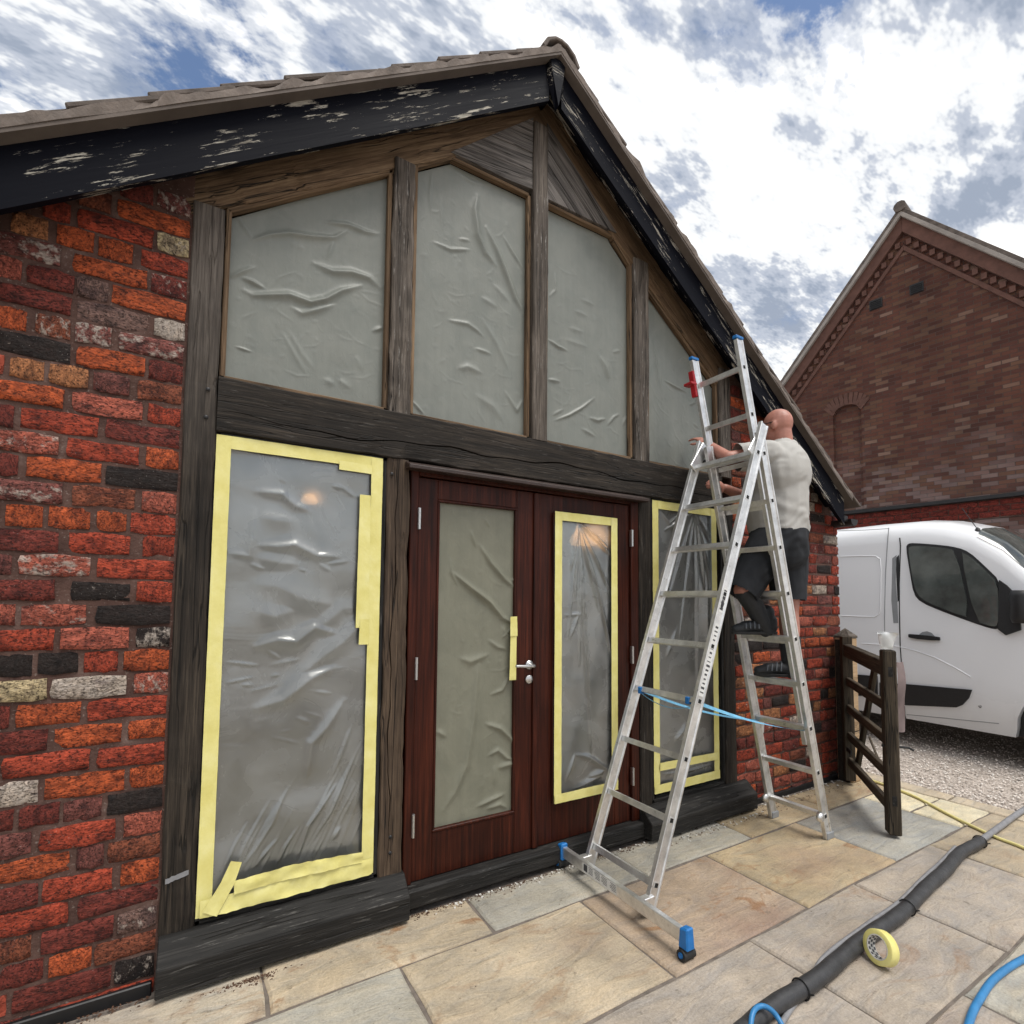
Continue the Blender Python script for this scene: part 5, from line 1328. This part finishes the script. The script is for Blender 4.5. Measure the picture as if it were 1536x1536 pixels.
# curled sheet hanging on the far side of the closing stile, and the plastic bag on top
cv = MB(); vs = []
for i in range(12):
    for k in range(5):
        z = 1.13-.46*i/11; o_ = .045+.055*k/4; bulge = .02*math.sin(i*.5)+.01*math.sin(k*1.3+i)
        vs.append(gz_(1.0, z, o_)+gd*(bulge-.01*k))
cv.add(vs, [(i*5+k, i*5+k+1, (i+1)*5+k+1, (i+1)*5+k) for i in range(11) for k in range(4)], True)
tag(cv.build('rag', mk_cloth('mauve_cloth', (.21, .165, .16)), None, fixn=False), 'greyish rag hanging behind the gate closing stile', 'rag')
bp = gz_(1.0, 1.213); bgm = MB(); vs = []; nn = 20
for i, (r, h) in enumerate(((.004, .003), (.030, .003), (.036, .030), (.043, .060), (.050, .085), (.058, .105), (.060, .108))):
    for k in range(nn):
        a = 2*math.pi*k/nn; r2 = r*(1+.13*math.sin(3*a+i)+.07*math.sin(5*a+2*i)); vs.append(bp+Vector((r2*math.cos(a), r2*math.sin(a), h+.008*math.sin(2*a+i)*(i > 2))))
bgm.add(vs, [(i*nn+k, i*nn+(k+1) % nn, (i+1)*nn+(k+1) % nn, (i+1)*nn+k) for i in range(6) for k in range(nn)], True)
def mk_cup():
    m = NM('frosted_plastic'); m.done((.86, .88, .87), .25, None, None, .5)
    m.b.inputs['Transmission Weight'].default_value = .25; m.b.inputs['Alpha'].default_value = .85; return m.m
tag(bgm.build('plastic_cup', mk_cup(), None, fixn=False), 'crumpled translucent plastic cup on top of the gate closing stile', 'cup')

# ================================================================== VAN
VX = 6.60
van = thing('van', (VX+1.0, 1.2, 0), 'white panel van with dark side rub strip parked on the gravel', 'van')
def tumble(z):
    if z < .45: return .05*(1-(z-.28)/.17 if z > .28 else 1)
    if z < 1.05: return -.012*math.sin((z-.45)/.6*math.pi)
    return .145*((z-1.05)/1.2)**1.35
TOP = [(4.60, 2.45), (.5, 2.50), (.1, 2.49), (-.15, 2.45), (-.40, 2.36), (-.62, 2.19), (-.90, 1.86), (-1.30, 1.36), (-1.42, 1.26), (-1.9, 1.12), (-2.08, .98), (-2.16, .78)]
def top_z(y):
    for (a, b) in zip(TOP[:-1], TOP[1:]):
        if b[0] <= y <= a[0]: return a[1]+(b[1]-a[1])*(a[0]-y)/(a[0]-b[0])
    return TOP[0][1] if y > TOP[0][0] else TOP[-1][1]
WF, WR, WRAD = -1.13, 2.42, .355
def bot_z(y):
    z = .27
    for c in (WF, WR):
        d = abs(y-c)
        if d < .43: z = max(z, .36+math.sqrt(.43**2-d*d)*.98)
    return z
ys = sorted(set([4.60, 4.5, 4.2, 3.7, 3.2, 1.8, 1.4, 1.0, .7, .5, .3, .1, -.05, -.15, -.28, -.40, -.5, -.62, -.76, -.90, -1.1, -1.30, -1.42, -1.6, -1.75, -1.9, -2.0, -2.08, -2.13, -2.16]+[c+.43*math.cos(math.pi*i/14) for c in (WF, WR) for i in range(15)]+[c+s*.45 for c in (WF, WR) for s in (1, -1)]), reverse=True)
VW = 2.06; NS = 14
def vsec(y):
    zt = top_z(y); zb = bot_z(y); out = []
    nose = max(0.0, (-y-1.55)/.61); nin = .30*nose**2
    tail = .04 if y > 4.55 else 0
    cor = min(.30, max(.10, (zt-1.0)*.3)); zs = zt-cor
    for i in range(NS):
        t = i/(NS-1); z = zb+(max(zs, zb+.02)-zb)*t; out.append((tumble(z)+nin+tail, z))
    x0 = out[-1][0]; z0 = out[-1][1]
    for a in (18, 36, 54, 72, 90):
        out.append((x0+.30*(1-math.cos(R_(a))), z0+(zt-.04-z0)*math.sin(R_(a))))
    out.append((VW/2-.35, zt-.010)); out.append((VW/2, zt))
    return out
def van_shell():
    vs = []; m = None; rows = []
    for y in ys:
        s = vsec(y); full = [(VX+x, y, z) for x, z in s]+[(VX+VW-x, y, z) for x, z in reversed(s[:-1])]
        m = len(full); vs += full
    n = len(ys); b = MB()
    b.add(vs, [(j*m+i, j*m+i+1, (j+1)*m+i+1, (j+1)*m+i) for j in range(n-1) for i in range(m-1)], True)
    b.add(vs[:m], [tuple(range(m))]); b.add(vs[-m:], [tuple(range(m-1, -1, -1))])
    for j in range(n-1): b.add([vs[j*m], vs[j*m+m-1], vs[(j+1)*m+m-1], vs[(j+1)*m]], [(0, 1, 2, 3)])
    return b.build('body', 'van', van)
vb = van_shell()
def VS(px_, py_, off=0.0):
    X = VX
    for _ in range(6):
        p = XP(px_, py_, X); X = VX+tumble(p.z)
    p = XP(px_, py_, X); return Vector((X-off, p.y, p.z))
VZ = (1250, 760, 4.266)
def vz(lst, off): return [VS(VZ[0]+x/VZ[2], VZ[1]+y/VZ[2], off) for x, y in lst]
def smooth_poly(pts, it=2):
    for _ in range(it):
        out = []
        for i in range(len(pts)):
            a, b = pts[i], pts[(i+1) % len(pts)]; out += [a.lerp(b, .25), a.lerp(b, .75)]
        pts = out
    return pts
def vplate(name, mat, lst, off, t, sm=0, par=None):
    pts = vz(lst, off); pts = smooth_poly(pts, sm) if sm else pts
    return MB().plate(pts, (-1, 0, 0), t).build(name, mat, par or van)
win = [(465, 262), (478, 236), (520, 232), (700, 246), (800, 262), (870, 290), (960, 370), (1072, 480), (1080, 640), (1078, 765), (1050, 786), (1000, 778), (900, 745), (700, 672), (560, 612), (515, 560), (490, 420)]
wf = vplate('door_window', 'van_dark', win, .004, .012, 1)
gi = [(485, 268), (500, 254), (560, 252), (700, 262), (790, 280), (885, 715), (760, 675), (600, 610), (545, 565), (520, 500), (500, 380)]
gi2 = [(818, 288), (870, 312), (960, 392), (1058, 490), (1062, 640), (1060, 755), (1030, 770), (915, 735)]
MAT['van_pane'] = plain('van_tinted_pane', (.085, .097, .092), .04, var=.7, scale=2.2, spec=1.0)
vplate('glass', 'van_pane', gi, .024, .018, 1, wf); vplate('glass', 'van_pane', gi2, .024, .018, 1, wf)
mirror = [(1066, 470), (1110, 500), (1200, 590), (1205, 790), (1110, 822), (1060, 785)]
vplate('mirror_panel', 'van_dark', mirror, .030, .03, 0)
mp_ = VS(1531, 910, .16); MB().lathe([(.001, -.15), (.07, -.15), (.085, -.10), (.085, .10), (.07, .15), (.001, .15)], mp_+Vector((0, -.05, 0)), (0, 0, 1), 14).build('mirror', 'van_dark', van)
MB().bar(VS(1520, 935, -.02), mp_+Vector((.03, -.03, -.06)), (0, 0, 1), .05, .04).build('mirror_arm', 'van_dark', van, bevel=.01)
# windscreen: the front part of the shell, lifted off by a few millimetres
wv = []; wm = 0; wy = [-.42, -.5, -.62, -.76, -.90, -1.1, -1.28]
for y in wy:
    s = vsec(y)[NS+1:]; fl = [(VX+x, y-.006, z+.006) for x, z in s]+[(VX+VW-x, y-.006, z+.006) for x, z in reversed(s[:-1])]; wm = len(fl); wv += fl
MB().add(wv, [(j*wm+i, j*wm+i+1, (j+1)*wm+i+1, (j+1)*wm+i) for j in range(len(wy)-1) for i in range(wm-1)], True).build('windscreen', 'van_pane', van)
def seam(lst, wdt=.0045, mat='van_grey', off=.001, name='panel_seam'):
    pts = [VS(VZ[0]+x/VZ[2], VZ[1]+y/VZ[2], off) for x, y in lst]
    return MB().tube(pts, wdt, 6).build(name, mat, van)
seam([(355, 135), (345, 260), (335, 420), (328, 700), (330, 880)]); seam([(425, 200), (430, 250), (422, 500), (425, 760), (428, 890)], .006, 'van_dark')
seam([(40, 320), (150, 316), (270, 316), (300, 335), (305, 400), (302, 640), (295, 685), (265, 705), (150, 702), (50, 697)], .006, 'van')
seam([(180, 875), (340, 885), (430, 898), (520, 920), (650, 965), (780, 1030), (880, 1090)], .006, 'van')
seam([(30, 155), (200, 150), (355, 140)], .004)
seam([(428, 890), (436, 1000), (446, 1130)], .005, 'van_dark'); seam([(455, 1275), (460, 1340), (465, 1385)], .005, 'van_dark'); seam([(470, 1330), (700, 1352), (900, 1372), (1060, 1388)], .004)
vplate('door_gap_shade', 'van_dark', [(400, 330), (420, 308), (424, 420), (420, 600), (412, 610), (405, 480)], .002, .004)  # dark plate stands in for the shade of the door gap
vplate('door_edge_shade', 'van_grey', [(378, 330), (405, 310), (400, 480), (412, 640), (416, 745), (385, 745), (372, 600)], .0025, .003)  # grey plate paints the shading beside the door gap
vplate('door_handle', 'van_dark', [(485, 818), (495, 814), (680, 832), (686, 842), (684, 860), (490, 842)], .028, .03, 1)
vplate('handle_recess', 'van_grey', [(545, 822), (570, 802), (600, 797), (630, 808), (650, 830)], .003, .004)
vplate('rub_strip', 'van_dark', [(300, 1125), (480, 1136), (890, 1172), (870, 1225), (830, 1268), (790, 1284), (480, 1270), (300, 1262)], .018, .03, 0)
vplate('rub_strip', 'van_dark', [(-160, 1060), (170, 1075), (285, 1085), (285, 1215), (170, 1210), (-160, 1195)], .018, .03, 0)
MB().tube([VS(1460, 806, -.12)+Vector((0, 0, .09)), VS(1460, 806, -.12)+Vector((0, .12, .33))], .004, 6).build('aerial', 'black', van)
MB().lathe([(.001, .045), (.018, .03), (.026, 0)], VS(1460, 806, -.12)+Vector((0, 0, .07)), (0, 0, 1), 12).build('aerial_base', 'black', van)
MB().lathe([(.001, -.004), (.011, -.004), (.012, .004)], VS(1250+940/4.266, 760+1278/4.266, .002), (-1, 0, 0), 10).build('door_button', 'van_dark', van)
vplate('cab_lining', 'van_dark', [(1135, 1480), (1140, 1300), (1180, 1210), (1240, 1170), (1400, 1170), (1400, 1480)], -.08, .02)
for xw in (VX+.115, VX+VW-.115):
    for yw in (WF, WR):
        t = MB().lathe([(.19, -.10), (.27, -.105), (.33, -.09), (.352, -.05), (WRAD, 0), (.352, .05), (.33, .09), (.27, .105), (.19, .10)], (xw, yw, WRAD-.006), (1, 0, 0), 32).build('wheel', 'rubber', van)
        MB().lathe([(.20, -.07), (.19, -.05), (.12, -.03), (.06, -.055), (.001, -.055), (.001, .05), (.19, .05), (.20, .07)], (xw, yw, WRAD-.006), (1 if xw < VX+1 else -1, 0, 0), 28).build('rim', 'van_grey', t)
MB().box((VX+.25, -1.75, .30), (VX+VW-.25, 4.3, .62)).build('chassis', 'van_dark', van)
for s in (VX+.28, VX+VW-.28): MB().obox((s, -2.02, .92), (.17, 0, 0), (0, .12, .02), (0, -.03, .10)).build('headlight', 'van_grey', van, bevel=.03, seg=2)

# ================================================================== HOUSE WITH GABLE (behind the van)
HT = R_(7); hu = Vector((math.sin(HT), -math.cos(HT), 0)); hn = Vector((-math.cos(HT), -math.sin(HT), 0))
HA = PL(1354, 324, Vector((10, 1.38, 0)), hn); HO = Vector((HA.x, HA.y, 0)); HZ = HA.z; HS = 1.165; HWD = 4.25
HM = Matrix.Identity(4)
for i, a in enumerate((hu, -hn, Vector((0, 0, 1)))):
    for j in range(3): HM[j][i] = a[j]
HM.translation = HO                                      # local x: along wall to the right, local y: into the house
house = thing('house', HO, 'tall dark red brick house gable with dentil course behind the white van', 'house')
HMi = HM.inverted()
def hp(px_, py_): 
    p = HMi @ PL(px_, py_, HO, hn); return (p.x, p.z)
ez = HZ-HS*HWD
arch = [hp(1250, 738), hp(1293, 735)]
ax0, ax1 = hp(1251, 690)[0], hp(1294, 690)[0]; az0, az1 = hp(1265, 800)[1], hp(1252, 618)[1]
wallp = [(-HWD, 0), (HWD, 0), (HWD, ez), (0, HZ), (-HWD, ez)]
# wall in pieces round the blind arched recess
n = 8; xm = (ax0+ax1)/2; hwid = (ax1-ax0)/2; rise = .10
arc = [(xm+hwid*math.cos(math.pi*i/n), az1+rise*math.sin(math.pi*i/n)) for i in range(n+1)]       # right to left
def zr(x): return HZ-HS*abs(x)
hw_ = MB()
hw_.prism([(-HWD, 0), (ax0, 0), (ax0, zr(ax0)), (-HWD, ez)], 0, .3)
hw_.prism([(ax1, 0), (HWD, 0), (HWD, ez), (0, HZ), (ax1, zr(ax1))] if ax1 < 0 else [(ax1, 0), (HWD, 0), (HWD, ez), (ax1, zr(ax1))], 0, .3)
hw_.prism([(ax0, az1)]+[p for p in reversed(arc)][1:-1]+[(ax1, az1), (ax1, zr(ax1)), (ax0, zr(ax0))], 0, .3)
hw_.prism([(ax0, az0), (ax0, 0), (ax1, 0), (ax1, az0)], 0, .3)
hw_.prism([(ax0-.05, az0-.1), (ax1+.05, az0-.1), (ax1+.05, az1+.3), (ax0-.05, az1+.3)], .055, .29)
hwall = hw_.build('wall', 'farbrick', house, mtx=HM)
nv = 11
vme = None
for i in range(nv):
    a = math.pi*(.08+.84*i/(nv-1)); c = Vector((xm+(hwid+.06)*math.cos(a), -.004, az1+(rise+.10)*math.sin(a)-.02))
    d = Vector((math.cos(a)*.55, 0, math.sin(a)+.35)).normalized()
    if vme is None: vme = MB().box((-.030, -.012, -.105), (.030, .05, .105)).mesh('arch_brick'); vme.materials.append(MAT['house_trim'])
    link('arch_brick', vme, None, hwall, HM @ Matrix.Translation(c) @ Matrix.Rotation(math.atan2(d.x, d.z), 4, 'Y'))
# verge, corbel band and dentils
for s in (-1, 1):
    d = Vector((s, 0, -HS)).normalized(); nrm = Vector((s*HS, 0, 1)).normalized()
    Lr = HWD*math.sqrt(1+HS*HS)+.3
    def strip(o0, o1, y0, y1, name, mat):
        """band parallel to the rake, o0..o1 metres below the roof line"""
        a = Vector((0, 0, HZ)); k = math.sqrt(1+HS*HS)
        pts = [(0, HZ-o0*k), (0, HZ-o1*k), (s*(HWD+.1), HZ-o1*k-HS*(HWD+.1)), (s*(HWD+.1), HZ-o0*k-HS*(HWD+.1))]
        return MB().prism(pts, y0, y1).build(name, mat, house, mtx=HM, bevel=.004)
    strip(.0, .20, -.075, .02, 'verge_band', 'house_trim')
    strip(.34, .40, -.030, .01, 'corbel_band', 'house_trim')
    strip(-.075, .0, -.13, 6.0, 'roof', 'tile')
    strip(-.02, .035, -.135, -.076, 'verge_board', 'house_stone')
    dm = MB().box((-.034, -.048, -.046), (.034, .01, .046)).mesh('dentil'); dm.materials.append(MAT['house_trim'])
    kk = math.sqrt(1+HS*HS)
    for i in range(int(Lr/.155)):
        t = .12+i*.155; c = Vector((0, 0, HZ-.27*kk))+d*t
        link('dentil', dm, None, house, HM @ Matrix.Translation(c))
MB().tube([Vector((0, -.16, HZ+.10)), Vector((0, 6.0, HZ+.10))], .09, 10).build('ridge', 'tile', house, mtx=HM)
for (pa, pb) in (((1304, 450), (1324, 463)), ((1364, 425), (1386, 440))):
    x0, z0 = hp(*pa); x1, z1 = hp(*pb); zc_ = (z0+z1)/2; hh = .085
    v = MB().box((x0, -.012, zc_-hh), (x1, .02, zc_+hh)).build('vent', 'vent', house, mtx=HM)
    for i in range(5): MB().add([(x0+.012, -.014, zc_-hh+.02+i*.032), (x1-.012, -.014, zc_-hh+.02+i*.032), (x1-.012, -.024, zc_-hh+.010+i*.032), (x0+.012, -.024, zc_-hh+.010+i*.032)], [(0, 1, 2, 3)]).build('slat', 'van_dark', v, mtx=HM)
sz = hp(1400, 757)[1]
MB().box((-HWD, -.10, sz-.02), (HWD, .02, sz+.04)).build('ledge', 'vent', house, mtx=HM, bevel=.006)
sc_ = MB().box((-HWD, -.020, sz-.30), (HWD, .01, sz-.021)).build('string_course', 'mortar', house, mtx=HM)
for r_i in range(3):
    for i in range(20):
        x = -1.9+i*.235+(.117 if r_i % 2 else 0)
        M = HM @ Matrix.LocRotScale(Vector((x, -.034, sz-.070-r_i*.088)), None, Vector((.222, .022, .078)))
        o = link('brick', BM_[i % 10], None, sc_, M); v = rnd.uniform(.85, 1.1); o.color = (.20*v, .033*v, .022*v, .1)
MB().box((-HWD, .31, 0), (HWD, 6.0, ez)).build('house_body', 'farbrick', house, mtx=HM)

# ================================================================== HOSES, CABLES, TAPE ROLL
def spline(pts, n=10):
    pts = [Vector(p) for p in pts]; P_ = [pts[0]*2-pts[1]]+pts+[pts[-1]*2-pts[-2]]; out = []
    for i in range(1, len(P_)-2):
        for k in range(n):
            t = k/n; a, b, c, d = P_[i-1], P_[i], P_[i+1], P_[i+2]
            out.append(.5*((2*b)+(c-a)*t+(2*a-5*b+4*c-d)*t*t+(3*b-a-3*c+d)*t**3))
    return out+[pts[-1]]
def gpt(px_, py_, z): p = G(px_, py_, z); return p
HR = .031
hps = [gpt(x, y, HR) for x, y in ((1000, 1640), (1100, 1556), (1200, 1483), (1310, 1400), (1385, 1338), (1430, 1290), (1468, 1262))]
hpts = spline(hps, 10)
hpts = [p+Vector((0, .006*math.sin(i*.5), 0)) for i, p in enumerate(hpts)]
hose = thing('vacuum_hose', hps[3]-Vector((0, 0, HR)), 'thick black hose snaking across the flagstones', 'hose')
MB().tube(hpts, [HR*(1+.03*math.sin(i*1.9)) for i in range(len(hpts))], 16).build('tube', 'hose', hose)
for x, y in ((1204, 1480), (1358, 1362), (1466, 1263)):
    c = gpt(x, y, HR); i = min(range(len(hpts)), key=lambda q: (hpts[q]-c).length); d = (hpts[min(i+1, len(hpts)-1)]-hpts[max(i-1, 0)]).normalized()
    u = d.cross(Vector((0, 0, 1))).normalized(); v = u.cross(d)
    MB().tube([hpts[i]+(u*math.cos(t)+v*math.sin(t))*(HR+.004)+d*.003*math.sin(t) for t in [2*math.pi*k/20 for k in range(21)]]+[hpts[i]+u*(HR+.02)+v*.01], .0032, 6).build('cable_tie', 'black', hose)
th = spline([hps[-1]+Vector((-.02, 0, -.005)), gpt(1500, 1240, .022), gpt(1540, 1212, .022), gpt(1620, 1165, .022), gpt(1720, 1120, .022)], 10)
cab2 = MB().tube(th, .018, 12).build('cable', 'cable'); tag(cab2, 'grey hose continuing from the thick black hose towards the gravel', 'hose')
cp = [gpt(x, y, .010) for x, y in ((1140, 1600), (1172, 1536), (1196, 1500), (1212, 1487))]
c3 = [p for p in cp]
for i in range(24, len(hpts)-4, 6):      # lies on the hose, on its wall side
    d = (hpts[i+1]-hpts[i-1]).normalized(); u = Vector((0, 0, 1)).cross(d).normalized()
    c3.append(hpts[i]+u*(HR+.004)+Vector((0, 0, .014+.006*math.sin(i))))
tag(MB().tube(spline(c3, 8), .010, 8).build('cable', 'cable'), 'thin grey cable tied along the thick black hose', 'cable')
lp = [gpt(1128, 1600, .020), gpt(1126, 1545, .050), gpt(1130, 1518, .075), gpt(1142, 1509, .078), gpt(1158, 1516, .076), gpt(1172, 1536, .06), gpt(1190, 1575, .012)]
tag(MB().tube(spline(lp, 8), .009, 10).build('hose', 'blue_hose'), 'small blue hose loop beside the thick black hose', 'hose')
bp_ = [gpt(1430, 1640, .013), gpt(1453, 1536, .013), gpt(1470, 1498, .013), gpt(1495, 1465, .013), gpt(1540, 1436, .013), gpt(1620, 1400, .013)]
tag(MB().tube(spline(bp_, 8), .013, 12).build('hose', 'blue_hose'), 'blue hose curving over flagstones away from the tape roll', 'hose')
yp = [gpt(1300, 1168, .012), gpt(1335, 1180, .012), gpt(1375, 1196, .012), gpt(1430, 1225, .012), (gpt(1490, 1254, .012)), gpt(1536, 1272, .012), gpt(1640, 1320, .012)]
tag(MB().tube(spline(yp, 8), .010, 10).build('hose', 'yellow_hose'), 'yellow hose lying along the pale edging by the gravel', 'hose')
# tape roll standing on edge, leaning on the hose
TR, TI, TW = .066, .046, .042
tc_ = G(1322, 1447); axis = Vector((-.93, .26, .26)).normalized()
tcn = tc_+Vector((0, 0, TR*math.sqrt(1-axis.z**2)+abs(axis.z)*TW/2))
troll = thing('tape_roll', tc_, 'roll of yellow masking tape standing on edge against the black hose', 'tape roll')
MB().lathe([(TI, -TW/2), (TR-.002, -TW/2), (TR, -TW/2+.002), (TR, TW/2-.002), (TR-.002, TW/2), (TI, TW/2)], tcn, axis, 40).build('tape', 'tape', troll)
MB().lathe([(TI-.004, -TW/2), (TI+.0005, -TW/2-.0003), (TI+.0005, TW/2+.0003), (TI-.004, TW/2), (TI-.004, -TW/2)], tcn, axis, 36).build('core', 'card', troll)
pk = MB(); u = axis.orthogonal().normalized(); v = axis.cross(u)
for q in range(3):
    for k in range(14):
        a = 2*math.pi*(k+.5*(q % 2))/14; c = tcn+axis*(TW*(-.33+.33*q))+(u*math.cos(a)+v*math.sin(a))*(TI-.0046); e1 = (-u*math.sin(a)+v*math.cos(a))
        pk.obox(c, e1*.005, axis*.0045, (u*math.cos(a)+v*math.sin(a))*.0004)
pk.build('core_print', 'ink', troll)
# glowing shades added inside to give the warm spots on the plastic
def pendant(px_, py_, Y, r, label):
    c = F(px_, py_, Y); glow = thing('added_glow', (c.x, c.y, 2.31), label, 'glow', 'glow bodies added inside the barn')
    MB().tube([(c.x, c.y, 2.32), (c.x, c.y, c.z+r*.8)], .004, 6).build('cord', 'black', glow)
    MB().lathe([(r*.25, r*.95), (r*.5, r*.85), (r*.85, r*.4), (r, 0), (r*.85, -r*.25), (.001, -r*.3)], c, (0, 0, 1), 20).build('glow_shade', 'glow', glow)
pendant(876, 812, .55, .11, 'added orange glow body behind the plastic on the right door')
pendant(464, 752, .55, .045, 'small added warm glow body behind the plastic on the tall left window')

# ================================================================== DEBRIS along the wall foot
def debris():
    r = random.Random(3); b = MB()
    def bit(x, y, s, z=.001):
        a = r.uniform(0, 6.28); d = Vector((math.cos(a), math.sin(a), r.uniform(-.1, .3)))*s; e = Vector((-math.sin(a), math.cos(a), r.uniform(-.2, .2)))*s*r.uniform(.2, .6)
        c = Vector((x, y, z+abs(d.z)+s*.2)); b.obox(c, d, e, Vector((0, 0, s*.12)))
    for _ in range(700): bit(r.uniform(.92, 2.5), -.048-abs(r.gauss(0, .022)), r.uniform(.0015, .005))
    for _ in range(240): bit(r.gauss(.22, .07), -.118-abs(r.gauss(0, .018)), r.uniform(.001, .005))
    for _ in range(450): bit(r.uniform(2.5, 4.9), (-.115 if False else 0)-abs(r.gauss(0, .03))-.03-(.09 if 1 else 0)*(1 if r.random() < .5 else .2), r.uniform(.002, .006))
    for _ in range(200): bit(r.uniform(-1, -.1), -.03-abs(r.gauss(0, .02)), r.uniform(.002, .006))
    for _ in range(60): bit(r.uniform(-.3, 4.6), r.uniform(-1.8, -.1), r.uniform(.001, .003))
    return b.build('debris', 'leaf', None, fixn=False)
tag(debris(), 'brown leaf and paint debris along the wall foot', 'debris', kind='stuff')
def chips():
    r = random.Random(9); b = MB()
    for _ in range(150):
        x = r.uniform(.95, 4.9); y = -.05-abs(r.gauss(0, .022)) if x < 2.5 else -.035-abs(r.gauss(0, .03)); 
        if 2.47 < x < 3.58: y -= .085
        s = r.uniform(.003, .007); a = r.uniform(0, 6.28)
        b.obox((x, y, s*.5), (s*math.cos(a), s*math.sin(a), 0), (-s*.7*math.sin(a), s*.7*math.cos(a), 0), (0, 0, s*.5))
    return b.build('wall_foot_gravel', 'card', None, fixn=False)
tag(chips(), 'pale gravel chips in the gap along the wall foot', 'gravel', kind='stuff')
